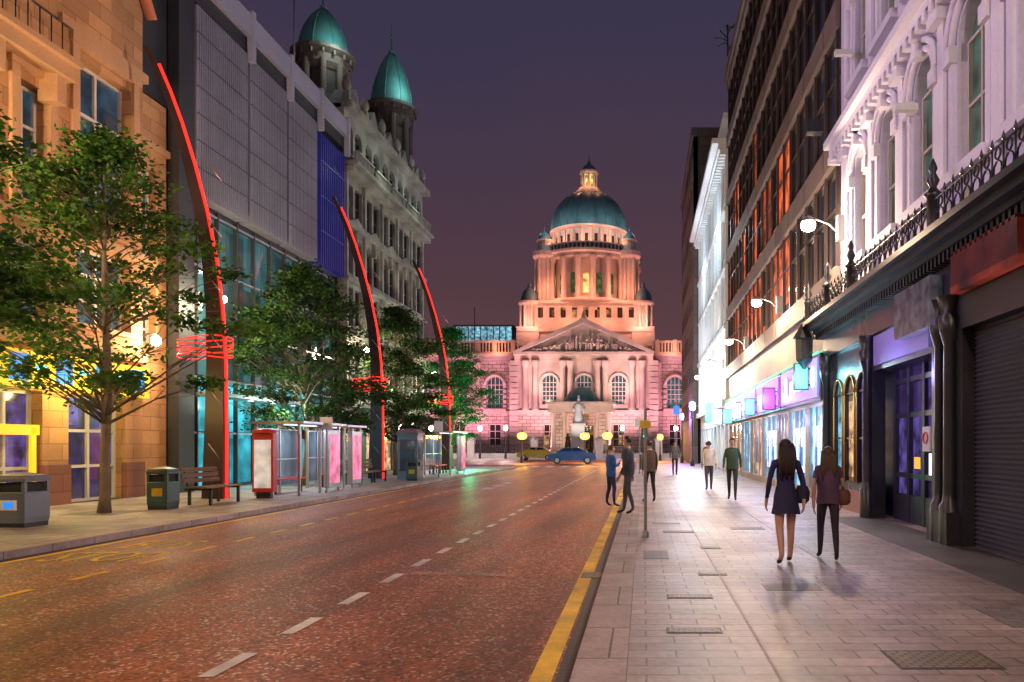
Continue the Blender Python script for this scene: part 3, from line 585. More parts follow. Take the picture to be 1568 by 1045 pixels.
for yy in (25.0,38.2,50.5): wall_lamp(yy,-1,6.6,750,(1,.80,.52))
# ------------------------------------------------------------ masts
def mast(Y):
    g=G('curved_steel_mast',(-12.0,Y,0))
    prof=[(.12,-12.0),(1,-12.0),(2,-12.0),(4,-12.02),(5.5,-12.1),(7,-12.28),(8.4,-12.56),(9.7,-12.9),(10.9,-13.27),(11.8,-13.6),(12.6,-13.94),(13.1,-14.2)]
    V=[];Fa=[]
    for i,(z,x) in enumerate(prof):
        t=z/13.1; w_=.5*(1-t)+.16; th=.13*(1-t)+.05
        V+=[(x,Y-th,z),(x,Y+th,z),(x-w_,Y+th*.5,z),(x-w_,Y-th*.5,z)]
    for i in range(len(prof)-1):
        for k in range(4): q=(k+1)%4; Fa.append((i*4+k,i*4+q,i*4+4+q,i*4+4+k))
    Fa.append((3,2,1,0)); n=len(prof)*4; Fa.append((n-4,n-3,n-2,n-1)); g.add('fin',m_mast,V,Fa)
    g.tube('red_light_strip',m_red,[(x+.03,Y-.02,z) for z,x in prof[:-1]],.045,6)
    for k in range(5):
        z=4.2+.13*k; g.tube('red_hoops',m_red,[(-12.6+.8*math.cos(t*math.pi/6),Y+.35*math.sin(t*math.pi/6),z+.06*math.sin(t+k)) for t in range(13)],.016,4)
    for k in range(6):
        z=1.2+k*1.6; g.tube('cross_ties',m_steel,[(-12.05,Y-.14,z),(-12.45,Y-.11,z+.5)],.02,4)
    g.light('POINT',(-11.5,Y-.3,5.2),45,(1,.06,.04),.2); g.light('POINT',(-12.0,Y-.6,9.5),25,(1,.06,.04),.2)
    g.done()
for yy in (21.6,34.6,46.6,8.8): mast(yy)
# ------------------------------------------------------------ trees
m_bark=M('tree_bark',(.15,.11,.075),.9,.35,6,.5)
m_leaf=LEAF('leaves',(.012,.05,.010),(.085,.20,.02))
m_leafd=LEAF('leaves_dark',(.008,.030,.009),(.05,.12,.016))
m_leaf2=LEAF('leaves_bright',(.01,.10,.02),(.03,.28,.06))
def tree(x,y,h,r,zb,seed,leafmat,dens=1.0,lean=0,nl=(90,190)):
    rs=np.random.default_rng(seed); g=G('street_tree',(x,y,0))
    tp=[(x,y,.1),(x+.02,y,.5),(x+.05*rs.normal(),y,1.5),(x+.06+lean*.3,y+.05,3),(x+lean*.6,y,h*.6),(x+lean,y,h*.93)]
    g.tube('trunk',m_bark,tp,[.15,.11,.10,.09,.06,.015],9)
    g.box('tree_pit',m_slab,x-.6,x+.6,y-.6,y+.6,.1,.1245)
    lv=[]; nc=int(95*dens)
    for i in range(nc):
        t=rs.uniform(0,1)**.9; z=zb+(h-zb)*t
        prof=(math.sin(math.pi*min(1,(t*.86+.16)))**.6)*(1-.35*t)
        prof*=1+.3*math.sin(t*23+seed)*.8
        a=rs.uniform(0,2*math.pi); rad=r*prof*rs.uniform(.35,1.2)**.75
        cx=x+lean*t+rad*math.cos(a); cy=y+rad*math.sin(a)
        zt=max(zb-.4,z-rad*.55-.2); tt=zt/h; bx=x+lean*tt*.8
        g.tube('limbs',m_bark,[(bx,y,zt),((bx+cx)/2+.1*rs.normal(),(y+cy)/2,(zt+z)/2+.12),(cx,cy,z)],[.035*(1.3-t),.018,.006],4)
        for j in range(3):
            q=rs.normal(size=3)*[.35,.35,.15]; g.tube('limbs',m_bark,[((bx+cx)/2,(y+cy)/2,(zt+z)/2+.12),(cx+q[0],cy+q[1],z+q[2])],[.012,.004],3)
        n=int(rs.uniform(*nl)); s_=rs.uniform(.22,.40)
        lv.append(np.stack([cx+rs.normal(size=n)*s_,cy+rs.normal(size=n)*s_,z+rs.normal(size=n)*s_*.34],1))
    P=np.concatenate(lv); n=len(P); sz=rs.uniform(.045,.088,n)[:,None]
    d=rs.normal(size=(n,3)); d[:,2]*=.45; d/=np.linalg.norm(d,axis=1)[:,None]
    e=rs.normal(size=(n,3)); e-=d*(e*d).sum(1)[:,None]; e/=np.linalg.norm(e,axis=1)[:,None]
    A=P-d*sz; B=P+e*sz*.6; C=P+d*sz*1.1; D=P-e*sz*.6
    V=np.stack([A,B,C,D],1).reshape(-1,3)-np.array([x,y,0])
    me=bpy.data.meshes.new('foliage'); me.vertices.add(4*n); me.vertices.foreach_set('co',V.ravel().astype(np.float32)); me.loops.add(4*n); me.loops.foreach_set('vertex_index',np.arange(4*n,dtype=np.int32))
    me.polygons.add(n); me.polygons.foreach_set('loop_start',np.arange(0,4*n,4,dtype=np.int32)); me.polygons.foreach_set('loop_total',np.full(n,4,dtype=np.int32)); me.materials.append(leafmat); me.update(calc_edges=True)
    o=bpy.data.objects.new('foliage',me); COL.objects.link(o); o.parent=g.root
    g.done()
tree(-12.2,17.0,8.6,2.7,2.5,1,m_leaf,1.0)
tree(-11.9,12.2,7.8,1.9,3.0,2,m_leaf,1.1)
tree(-12.9,28.6,8.4,2.7,2.3,3,m_leafd,1.4,nl=(130,240))
tree(-12.7,38.5,8.6,2.6,2.2,4,m_leafd,1.35,nl=(130,240))
tree(-12.5,49,9.2,2.6,2.0,5,m_leaf2,1.3,nl=(120,230))
q=G('tree_uplight',(-12.2,47.6,0)); q.box('housing',m_black,-11.7,-11.5,47.0,47.2,.12,.28); q.light('POINT',(-11.0,46.6,1.2),560,(.1,1,.4),.2); q.done()
# ------------------------------------------------------------ CITY HALL
g=G('city_hall',(-10.1,135,0)); cx=-10.1
FC=((cx,128,0),(1,0,0),(0,-1,0)); FW=((cx,130,0),(1,0,0),(0,-1,0))
m_chwin=GL('city_hall_window_glass',(.02,.05,.06),.1,lit=(.12,.45,.5),s=.3,thr=0,glow=.5,cell=(9,9,9))
cops=[(c-1.25,c+1.25,8.6,13.6,True,m_chwin) for c in (-5.9,0,5.9)]+[(c-1.0,c+1.0,1.4,5.2,False,m_glassw) for c in (-5.9,5.9)]
g.facade(FC,m_portb,-11.6,11.6,0,7.0,[o for o in cops if o[2]<7],.5,m_glass,m_frame,(2,3),part='ground_floor_walls',bar=.10)
g.facade(FC,m_port,-11.6,11.6,7.0,16.0,[o for o in cops if o[2]>7],.5,m_glass,m_frame,(4,5),bar=.09)
for sgn in (-1,1):
    u0,u1=(-42,-11.6) if sgn<0 else (11.6,42)
    cc=[sgn*(15.6+6.2*i) for i in range(4)]
    g.facade(FW,m_portb,u0,u1,0,7.0,[(c-1.0,c+1.0,1.6,5.3,False,m_glass) for c in cc],.5,m_glass,m_frame,(2,3),part='ground_floor_walls',bar=.10)
    g.facade(FW,m_portb,u0,u1,7.0,16.0,[(c-1.4,c+1.4,8.0,13.5,True,m_chwin) for c in cc],.5,m_glass,m_frame,(4,5),bar=.09)
    for c in cc:
        for s_ in (-1,1):
            for zz in np.arange(8,12,.9): g.fbox('window_surrounds',m_port,FW,c+s_*1.75-.3,c+s_*1.75+.3,zz,zz+.55,-.05,.25)
        g.tube('window_surrounds',m_port,[(cx+c-1.7*math.cos(math.pi*t/10),129.85,12.1+1.7*math.sin(math.pi*t/10)) for t in range(11)],.28,5)
        g.fbox('window_surrounds',m_port,FW,c-2,c+2,7.55,7.95,-.1,.5)
        for e_ in (-2.9,2.9): g.lathe('pilaster_columns',m_port,cx+c+e_,129.75,[(.5,7.9),(.42,8.3),(.36,14.8),(.52,15.3),(.55,15.9)],10)
    for z,h,d in [(7,.55,.3),(16,.5,.25),(16.5,.5,.5),(17,.4,1.1)]: g.fbox('cornices',m_port,FW,u0,u1,z,z+h,-.3,d)
    for k in np.arange(u0,u1,.55): g.fbox('balustrade',m_port,FW,k,k+.25,17.8,19.4,-.3,-.05)
    g.fbox('balustrade',m_port,FW,u0,u1,17.4,17.8,-.4,.1); g.fbox('balustrade',m_port,FW,u0,u1,19.4,19.75,-.4,.1)
    for i in range(10):
        c=sgn*(12.5+3.1*i); g.fbox('balustrade_piers',m_port,FW,c-.35,c+.35,17.8,19.9,-.45,.15)
g.box('core',m_core,cx-41.5,cx+41.5,130.7,158,0,17.3); g.box('central_core',m_core,cx-11.4,cx+11.4,128.7,131,0,16.5)
m_roof=M('grey_slate_roof',(.08,.08,.09),.7,.2,1)
g.box('roof',m_roof,cx-41,cx+41,131,158,17.3,17.6)
for z,h,d in [(7,.6,.35),(16,.5,.3),(16.5,.45,.55)]: g.fbox('cornices',m_port,FC,-11.8,11.8,z,z+h,-.4,d)
def prism(part,mat,pts,ya,yb):
    V=[(p[0],ya,p[1]) for p in pts]+[(p[0],yb,p[1]) for p in pts]; n=len(pts)
    g.add(part,mat,V,[tuple(range(n)),tuple(range(2*n-1,n-1,-1))]+[(i,(i+1)%n,n+(i+1)%n,n+i) for i in range(n)])
g.fbox('pediment_cornice',m_port,FC,-11.9,11.9,16.95,17.45,-.4,1.3)
prism('pediment_tympanum',m_port,[(cx-10.8,17.45),(cx+10.8,17.45),(cx,22.4)],127.7,133)
for s_ in (-1,1): prism('raking_cornice',m_port,[(cx+s_*12.0,17.45),(cx+s_*10.6,17.45),(cx,22.35),(cx,23.2)],126.7,133.2)
for i in range(44):
    u=random.uniform(-8.3,8.3); hmax=4.3*(1-abs(u)/9.9); z=17.5; hh=max(.6,hmax*random.uniform(.5,.95)); k=.7+.3*random.random()
    g.lathe('pediment_sculptures',m_port,cx+u,127.2+.2*random.random(),[(.30*k,z),(.24*k,z+hh*.45),(.32*k,z+hh*.72),(.1,z+hh*.8),(.19,z+hh*.9),(.03,z+hh)],7)
    g.tube('pediment_sculptures',m_port,[(cx+u,127.1,z+hh*.7),(cx+u+random.uniform(-.8,.8),126.9,z+hh*random.uniform(.3,.8))],.11,5)
g.lathe('pediment_acroterion',m_port,cx,127.5,[(.6,22.8),(.5,23.5),(.2,24.0),(.3,24.2),(.02,24.7)],8)
for o_ in (-9.9,-8.2,-3.6,-2.3,2.3,3.6,8.2,9.9):
    g.lathe('portico_columns',m_port,cx+o_,127.4,[(.62,7.6),(.62,7.9),(.52,8.1),(.5,11),(.43,14.6),(.45,14.8),(.66,15.4),(.7,15.95)],12)
for s_ in (-1,1):
    for zz in np.arange(0,16,.95): g.fbox('quoins',m_port,FC,s_*11.9-.75,s_*11.9+.75,zz+.05,zz+.88,-1.2,.22)
for c in (-5.9,0,5.9):
    g.tube('arch_surrounds',m_port,[(cx+c-1.55*math.cos(math.pi*t/10),127.85,12.35+1.55*math.sin(math.pi*t/10)) for t in range(11)],.22,5)
    for s_ in (-1,1): g.fbox('arch_surrounds',m_port,FC,c+s_*1.6-.2,c+s_*1.6+.2,8.4,12.3,-.05,.2)
for X0 in (-4.4,-2.6,2.6,4.4):
    for Y0 in (121,124.3): g.lathe('porch_columns',m_port,cx+X0,Y0,[(.6,0),(.6,.8),(.42,1),(.36,6),(.5,6.5),(.5,6.9)],10)
for X0 in (-3.5,3.5): g.box('porch_piers',m_portb,cx+X0-.5,cx+X0+.5,120.9,122,0,6.9)
g.box('porch_entablature',m_port,cx-5.2,cx+5.2,120.3,127.9,6.95,8.2); g.box('porch_cornice',m_port,cx-5.6,cx+5.6,119.9,127.9,8.2,8.6)
g.box('porch_door',m_glassw,cx-1.6,cx+1.6,127.9,127.95,0,5)
g.lathe('porch_dome',m_copper,cx,124,[(3.0,8.6),(3.0,9.1),(2.7,9.6),(2.0,10.5),(1.0,11.1),(.1,11.3)],20)
Y0=140
g.box('dome_base',m_port,cx-11.5,cx+11.5,131.5,151,17.6,21.5); g.box('dome_base_cornice',m_port,cx-11.9,cx+11.9,131.1,151.4,21.5,22.1)
g.box('dome_podium',m_port,cx-9.3,cx+9.3,132.3,150,22.1,26.6); g.box('dome_podium_cornice',m_port,cx-9.7,cx+9.7,131.9,150.4,26.6,27.1)
for c in np.arange(-8,8.1,2.0): g.box('podium_windows',m_glassw,cx+c-.45,cx+c+.45,132.24,132.29,24.1,25.9)
for sx in (-1,1):
    for yy in (133.2,149):
        tx=cx+sx*10.1
        g.box('corner_turret_base',m_port,tx-2.0,tx+2.0,yy-2,yy+2,19,22.4)
        g.lathe('corner_turrets',m_port,tx,yy,[(1.25,22.4),(1.25,26.3)],12,False)
        for k in range(8):
            a=math.pi*(k+.5)/4; g.lathe('turret_columns',m_port,tx+1.6*math.cos(a),yy+1.6*math.sin(a),[(.26,22.4),(.2,25.9),(.3,26.3)],7)
        g.lathe('turret_entablature',m_port,tx,yy,[(1.9,26.3),(2.15,26.6),(2.15,26.9),(1.7,27.1)],16,False)
        g.lathe('turret_cupola',m_copperd,tx,yy,[(1.55,27.1),(1.5,27.8),(1.2,28.7),(.6,29.4),(.3,29.6),(.35,30),(.05,30.6)],14)
m_niche=GL('drum_window_glow',(.3,.2,.05),.3,lit=(1,.75,.25),s=1.2,thr=0,glow=.8,cell=(9,9,9))
m_dkglass=GL('dark_drum_glass',(.02,.04,.03),.2,lit=(.4,.6,.2),s=.25,thr=0,glow=.6,cell=(9,9,9))
g.lathe('drum',m_port,cx,Y0,[(7.4,27.1),(7.4,35.2)],40,False)
for k in range(20):
    a=2*math.pi*(k+.5)/20; ca,sa=math.cos(a),math.sin(a); g.lathe('drum_columns',m_port,cx+8.6*ca,Y0+8.6*sa,[(.6,27.4),(.5,28),(.42,33.8),(.6,34.4),(.65,34.9)],9)
for k in range(20):
    a=2*math.pi*k/20; ca,sa=math.cos(a),math.sin(a); r=7.46
    P=lambda t,z,rr=r:(cx+rr*ca-t*sa,Y0+rr*sa+t*ca,z)
    pts=[P(-.5,28.6),P(.5,28.6),P(.5,31.8)]+[P(.5*math.cos(math.pi*j/6),31.8+.5*math.sin(math.pi*j/6)) for j in range(1,6)]+[P(-.5,31.8)]
    g.add('drum_windows',m_niche if k%3==0 else m_dkglass,pts,[tuple(range(len(pts)))])
g.lathe('drum_plinth',m_port,cx,Y0,[(9.4,27.1),(9.4,27.5)],40,False)
g.lathe('drum_entablature',m_port,cx,Y0,[(7.4,34.9),(9.0,34.9),(9.0,35.5),(9.5,35.7),(9.5,36.1),(8.6,36.2)],40,False)
for k in range(72):
    a=2*math.pi*k/72; g.cyl('drum_balusters',m_port,cx+8.9*math.cos(a),Y0+8.9*math.sin(a),36.1,37.1,.14,None,5)
g.lathe('drum_rail',m_port,cx,Y0,[(8.75,37.1),(9.1,37.1),(9.1,37.35),(8.75,37.35)],40,False)
for sx in (-1,1):
    for sy in (-1,1):
        tx=cx+sx*7.6; ty=Y0+sy*5.6
        g.lathe('buttress_turrets',m_port,tx,ty,[(1.3,27.1),(1.3,35)],12,False)
        for k in range(6):
            a=math.pi*k/3; g.lathe('buttress_columns',m_port,tx+1.5*math.cos(a),ty+1.5*math.sin(a),[(.28,27.4),(.22,34.4),(.32,34.9)],7)
        g.lathe('buttress_turrets',m_port,tx,ty,[(1.8,34.9),(2.1,35.3),(2.1,36.1),(1.3,36.2),(1.2,38.0),(1.45,38.1),(1.45,38.3)],14,False)
        g.lathe('buttress_cupola',m_copperd,tx,ty,[(1.2,38.3),(1.0,39.0),(.5,39.6),(.12,39.8),(.04,40.6)],12)
g.lathe('upper_drum',m_port,cx,Y0,[(6.5,36.1),(6.5,40.4)],40,False)
for k in range(24):
    a=2*math.pi*(k+.5)/24; ca,sa=math.cos(a),math.sin(a)
    g.lathe('upper_pilasters',m_port,cx+6.6*ca,Y0+6.6*sa,[(.26,36.2),(.26,40.4)],6)
    a=2*math.pi*k/24; ca,sa=math.cos(a),math.sin(a)
    P=lambda t,z,rr=6.53:(cx+rr*ca-t*sa,Y0+rr*sa+t*ca,z)
    g.add('upper_drum_windows',m_core,[P(-.28,37.8),P(.28,37.8),P(.28,39.4),P(-.28,39.4)],[(0,1,2,3)])
g.lathe('dome_cornice',m_port,cx,Y0,[(6.6,40.4),(7.2,40.6),(7.3,40.9),(6.9,41.1)],40,False)
pr=[]
for k in range(13):
    t=k/12*math.radians(74); pr.append((7.0*math.cos(t)**.92,41.1+7.6*math.sin(t)))
g.lathe('main_dome',m_copperd,cx,Y0,pr,48)
for k in range(24):
    a=2*math.pi*k/24; g.tube('dome_ribs',m_copperd,[(cx+(p[0]+.02)*math.cos(a),Y0+(p[0]+.02)*math.sin(a),p[1]) for p in pr],.13,4)
z=pr[-1][1]
g.lathe('lantern_base',m_port,cx,Y0,[(2.5,z-.2),(2.5,z+.3),(2.0,z+.4),(2.0,z+.9)],20,False)
g.lathe('lantern_core',m_niche,cx,Y0,[(.9,z+.9),(.9,z+3.6)],12,False)
for k in range(8):
    a=math.pi*k/4; g.cyl('lantern_columns',m_port,cx+1.4*math.cos(a),Y0+1.4*math.sin(a),z+.9,z+3.6,.22,.18,7)
g.lathe('lantern_entablature',m_port,cx,Y0,[(1.65,z+3.6),(1.8,z+3.8),(1.8,z+4.1),(1.3,z+4.2)],16,False)
g.lathe('lantern_cupola',m_copperd,cx,Y0,[(1.3,z+4.2),(1.2,z+4.8),(.7,z+5.4),(.25,z+5.6),(.35,z+5.9),(.1,z+6.2),(.03,z+7.4)],14)
PK=(1,.34,.46); OR=(1,.31,.17)
for u in (-36,-29.5,-22.5,-16.5,16.5,22.5,29.5): g.light('SPOT',(cx+u,123,.5),8600,PK,.3,(cx+u,130,12.5),95)
for u in (-9,-5.5,5.5,9): g.light('SPOT',(cx+u,120.5,.5),8200,(1,.42,.46),.3,(cx+u,128,13.5),90)
for u in (-8,8): g.light('SPOT',(cx+u,110,.6),6500,(1,.62,.45),.3,(cx,122,7),60)
g.light('POINT',(cx,124,5.2),260,(1,.6,.3),.3)
for u in (-7,0,7): g.light('SPOT',(cx+u,121.5,9.3),5600,(1,.52,.44),.3,(cx+u*.6,128,18),120)
for u in (-9,-3,3,9): g.light('POINT',(cx+u,129.6,22.9),520,OR,.3)
for u in (-26,-15,15,26): g.light('POINT',(cx+u,128.2,18.3),420,OR,.3)
for k in range(7):
    a=math.radians(-90+(k-3)*32); g.light('POINT',(cx+11.8*math.cos(a),Y0+11.8*math.sin(a),28.6),1150,OR,.3)
for k in range(5):
    a=math.radians(-90+(k-2)*36); g.light('POINT',(cx+8.3*math.cos(a),Y0+8.3*math.sin(a),37.6),420,(1,.31,.14),.2); g.light('POINT',(cx+9.9*math.cos(a),Y0+9.9*math.sin(a),41.0),330,(.85,.92,.9),.2)
for a in (-135,-90,-45): g.light('POINT',(cx+3.2*math.cos(math.radians(a)),Y0+3.2*math.sin(math.radians(a)),z+1.2),140,(1,.42,.22),.2)
for sx in (-1,1): g.light('POINT',(cx+sx*10.1,129.8,23.2),480,(1,.45,.35),.2)
g.done()
g=G('distant_office_block',(-40,190,0))
m_off=GL('office_lit_glass',(.1,.2,.25),.2,lit=(.3,.7,.9),s=1.1,thr=0,glow=.5,cell=(2.2,9,2.2))
g.box('body',m_dark,-47,-32,186,200,0,27.0); g.box('lit_storey',m_off,-46.5,-32.5,185.9,185.95,27.2,31); g.box('top_storey',m_dark,-46.5,-32.5,186,199,27,31); g.box('roof_slab',m_galv,-47,-32,185.5,200,31,31.4)
for k in np.arange(-46.5,-32.4,1.55): g.box('mullions',m_dark,k,k+.2,185.7,185.9,27,31)
g.tube('flagpole',m_galv,[(-42,187,31),(-42,187,36)],.12); g.done()
# ------------------------------------------------------------ forecourt things
g=G('queen_statue',(-9.3,108,0))
m_marble=M('white_marble',(.75,.73,.70),.5,.08,2,.05)
X,Y=-9.3,108
g.box('steps',m_port,X-2.4,X+2.4,Y-2.4,Y+2.4,0,.5); g.box('pedestal',m_port,X-1.2,X+1.2,Y-1.2,Y+1.2,.5,1.1); g.box('pedestal',m_port,X-.95,X+.95,Y-.95,Y+.95,1.1,4.4); g.box('pedestal_cap',m_port,X-1.15,X+1.15,Y-1.15,Y+1.15,4.4,4.75)
g.lathe('robe',m_marble,X,Y,[(.95,4.75),(.85,5.3),(.62,6.2),(.45,6.9),(.55,7.3),(.5,7.65),(.2,7.85),(.14,7.95)],14)
g.lathe('head',m_marble,X,Y,[(.12,7.9),(.22,8.08),(.24,8.25),(.2,8.42),(.08,8.55)],12); g.lathe('crown',m_marble,X,Y,[(.12,8.48),(.17,8.6),(.14,8.75),(.02,8.85)],8)
g.tube('arms',m_marble,[(X-.48,Y,7.5),(X-.75,Y-.1,6.9),(X-.65,Y-.5,6.6)],[.17,.14,.1],8); g.tube('arms',m_marble,[(X+.48,Y,7.5),(X+.8,Y-.1,6.95),(X+.7,Y-.5,6.9)],[.17,.14,.1],8)
g.tube('sceptre',m_marble,[(X+.7,Y-.5,6.0),(X+.72,Y-.55,7.9)],.04)
for s_ in (-1,1): g.lathe('side_figures',M('bronze',(.1,.07,.04),.4,.2,metal=.8),X+s_*1.5,Y-.6,[(.5,1.1),(.42,1.8),(.3,2.4),(.36,2.8),(.12,3.0),(.2,3.2),(.02,3.4)],10)
g.light('SPOT',(X,Y-5,.6),2400,(1,.95,.85),.2,(X,Y,7),50); g.done()
g=G('city_hall_railings',(-10,96,0))
for k in np.arange(-44,26,.5):
    if -13.5<k<-6: continue
    g.tube('bars',m_black,[(k,96,.6),(k,96,1.7)],.03,4)
for a,b in [(-44,-13.5),(-6,26)]: g.box('plinth_wall',m_port,a,b,95.8,96.2,0,.6); g.box('top_rail',m_black,a,b,95.97,96.03,1.6,1.65)
for k in (-13.9,-5.6,-22,-30,2,10): g.box('piers',m_port,k-.45,k+.45,95.6,96.4,0,2.3); g.lathe('pier_caps',m_port,k,96,[(.6,2.3),(.6,2.45),(.1,2.8)],4,False)
g.done()
def globe_lamp(x,y,h=3.4,mat=m_globe,p=420,col=(1,.45,.08),r=.3):
    g=G('globe_street_lamp',(x,y,0)); g.lathe('post',m_black,x,y,[(.16,0),(.16,.5),(.08,.7),(.055,h-.35),(.12,h-.2)],10)
    g.lathe('globe',mat,x,y,[(.05,h-.25),(r*.75,h-.15),(r,h+.1),(r*.8,h+.35),(.05,h+.45)],14); g.lathe('cap',m_black,x,y,[(.1,h+.42),(.02,h+.62)],8)
    g.light('POINT',(x,y-.6,h+.1),p,col,.2); g.done()
for x,y,r in [(-11.3,70,.48),(-5.6,72,.48),(-3.3,69,.48),(1.8,80,.35)]: globe_lamp(x,y,2.4,p=900,r=r)
m_pg=E('pale_globe',(1,.85,.8),16)
for x,y in [(-20,92),(-16.5,90),(-2.5,90),(4,92),(-26,92)]: globe_lamp(x,y,3.6,m_pg,900,(1,.8,.8),.26)
globe_lamp(3.6,55,4.4,E('blue_white_lamp',(.35,.5,1),18),600,(.4,.55,1),.24)
m_vl=E('violet_lamp',(.55,.3,1),9); globe_lamp(-16,60,4.2,m_vl,1100,(.5,.25,1),.2); globe_lamp(3.6,70,4.2,m_vl,900,(.5,.25,1),.2)
# ------------------------------------------------------------ vehicles
def car(x,y,rot,body,name='parked_car'):
    g=G(name,(x,y,0))
    prof=[(-2.1,.35),(-2.12,.75),(-1.95,.92),(-1.35,.98),(-.75,1.42),(.55,1.45),(1.35,1.02),(2.0,.92),(2.12,.6),(2.05,.32)]
    n=len(prof); V=[]
    for s_ in (-1,1):
        for (a,b) in prof: V.append((a,s_*(.84 if b<1.1 else .66),b))
    Fa=[tuple(range(n))[::-1],tuple(range(n,2*n))]+[(i,(i+1)%n,n+(i+1)%n,n+i) for i in range(n)]
    R=Matrix.Rotation(rot,3,'Z')
    tr=lambda v:tuple(R@Vector(v)+Vector((x,y,0)))
    g.add('body',body,[tr(v) for v in V],Fa)
    for s_ in (-1,1):
        q=[(-1.2,s_*.775,1.03),(-.68,s_*.68,1.37),(-.05,s_*.68,1.39),(-.05,s_*.79,1.03)]; g.add('side_windows',m_glass,[tr((a,b*1.012+s_*.02,c)) for a,b,c in q],[(0,1,2,3)])
        q=[(.05,s_*.79,1.03),(.05,s_*.68,1.39),(.5,s_*.68,1.39),(1.15,s_*.775,1.05)]; g.add('side_windows',m_glass,[tr((a,b*1.012+s_*.02,c)) for a,b,c in q],[(0,1,2,3)])
        for wx in (-1.3,1.35):
            vs=[];K=16
            for yy in (.66,.86):
                for k in range(K): vs.append(tr((wx+.32*math.cos(2*math.pi*k/K),s_*yy,.32+.32*math.sin(2*math.pi*k/K))))
            g.add('wheels',m_black,vs,[tuple(range(K)),tuple(range(K,2*K))]+[(k,(k+1)%K,K+(k+1)%K,K+k) for k in range(K)])
            vs=[tr((wx+.19*math.cos(2*math.pi*k/K),s_*.865,.32+.19*math.sin(2*math.pi*k/K))) for k in range(K)]; g.add('hubcaps',m_steel,vs,[tuple(range(K))])
        g.add('headlights',m_whitelit,[tr((2.125,s_*.75,.62)),tr((2.125,s_*.45,.62)),tr((2.09,s_*.45,.78)),tr((2.09,s_*.75,.78))],[(0,1,2,3)])
        g.add('tail_lights',m_red,[tr((-2.125,s_*.75,.62)),tr((-2.125,s_*.5,.62)),tr((-2.13,s_*.5,.78)),tr((-2.13,s_*.75,.78))],[(0,1,2,3)])
    q=[(1.3,-.64,1.06),(1.3,.64,1.06),(.6,.6,1.42),(.6,-.6,1.42)]; g.add('windscreen',m_glass,[tr((a+.03,b,c+.015)) for a,b,c in q],[(0,1,2,3)])
    q=[(-1.3,-.64,1.03),(-1.3,.64,1.03),(-.8,.6,1.39),(-.8,-.6,1.39)]; g.add('rear_window',m_glass,[tr((a-.03,b,c+.015)) for a,b,c in q],[(0,1,2,3)])
    g.done(); return g
car(-6.3,66.5,math.radians(4),M('blue_car_paint',(.02,.07,.2),.25,.05,1,0,spec=.6))
car(-11.6,82,math.radians(180),M('yellow_car_paint',(.5,.36,.03),.25,.05,1,0,spec=.6))
car(-24,74,0,M('silver_car_paint',(.4,.4,.42),.25,.05,1,0,spec=.6))
# ------------------------------------------------------------ street furniture
def bin_(x,y,w_,h,mat,kind=0):
    g=G('litter_bin',(x,y,0)); a=w_/2
    g.box('plinth',m_black,x-a*.9,x+a*.9,y-a*.9,y+a*.9,.12,.2)
    g.lathe('body',mat,x,y,[(a*1.3,.2),(a*1.36,.3),(a*1.36,h*.72),(a*1.3,h*.74)],4,False,a0=math.pi/4)
    for sx in (-1,1):
        for sy in (-1,1): g.box('corner_posts',mat,x+sx*a*.85-.03,x+sx*a*.85+.03,y+sy*a*.85-.03,y+sy*a*.85+.03,h*.74,h*.92)
    g.box('aperture',m_core,x-a*.75,x+a*.75,y-a*.75,y+a*.75,h*.74,h*.9)
    g.lathe('lid',mat,x,y,[(a*1.42,h*.92),(a*1.45,h*.97),(a*1.25,h*1.03),(a*.4,h*1.08)],4,False,a0=math.pi/4)
    g.box('label',m_yline if kind else m_whiteb,x-a*.5,x+a*.5,y-a*.975,y-a*.965,h*.42,h*.6)
    if not kind: g.box('badge',m_bluesign,x-a*.3,x+a*.3,y-a*.99,y-a*.976,h*.45,h*.57)
    g.done()
m_bgrey=M('grey_bin_plastic',(.12,.14,.18),.4,.15,3,.05); m_bgreen=M('dark_green_bin',(.04,.075,.07),.35,.2,3,.05)
bin_(-11.75,14.2,.62,1.05,m_bgrey); bin_(-11.5,18.0,.5,1.05,m_bgreen,1); bin_(-9.95,32.5,.5,1.0,m_bgreen,1); bin_(-12.6,13.9,.62,1.0,m_bgrey)
m_wood=M('bench_timber',(.16,.08,.04),.6,.2,3,.1,brick=(2,.1,.01))
def bench(x,y,l=1.6):
    g=G('park_bench',(x,y,0))
    for k in range(4): g.box('seat_slats',m_wood,x-.28+.15*k,x-.16+.15*k,y-l/2,y+l/2,.55,.59)
    for k in range(3): g.box('backrest_slats',m_wood,x-.36-.03*k,x-.33-.03*k,y-l/2,y+l/2,.68+.14*k,.79+.14*k)
    for yy in (y-l/2+.15,y+l/2-.15):
        g.box('legs',m_black,x-.3,x-.24,yy-.03,yy+.03,.12,.55); g.box('legs',m_black,x+.24,x+.3,yy-.03,yy+.03,.12,.55); g.box('legs',m_black,x-.38,x+.3,yy-.035,yy+.035,.5,.55); g.tube('back_supports',m_black,[(x-.3,yy,.5),(x-.44,yy,1.12)],.025)
    g.done()
bench(-11.3,19.8); bench(-11.2,31.2); bench(-11.2,29.6); bench(-11.2,41)
mR=M('red_painted_steel',(.5,.03,.03),.35,.1,2,.03)
g=G('advertising_panel',(-10.9,21.6,0))
g.box('frame',mR,-11.2,-10.6,21.5,21.75,.3,2.0); g.box('poster',GL('white_poster',(.5,.5,.5),.2,lit=(1,.9,.85),s=.5,thr=0,glow=1,nscale=3,lo=.4),-11.14,-10.66,21.49,21.498,.42,1.8); g.lathe('top',mR,-10.9,21.62,[(.34,2.0),(.32,2.08),(.1,2.12)],12); g.box('foot',m_black,-11.1,-10.7,21.54,21.7,.12,.3); g.done()
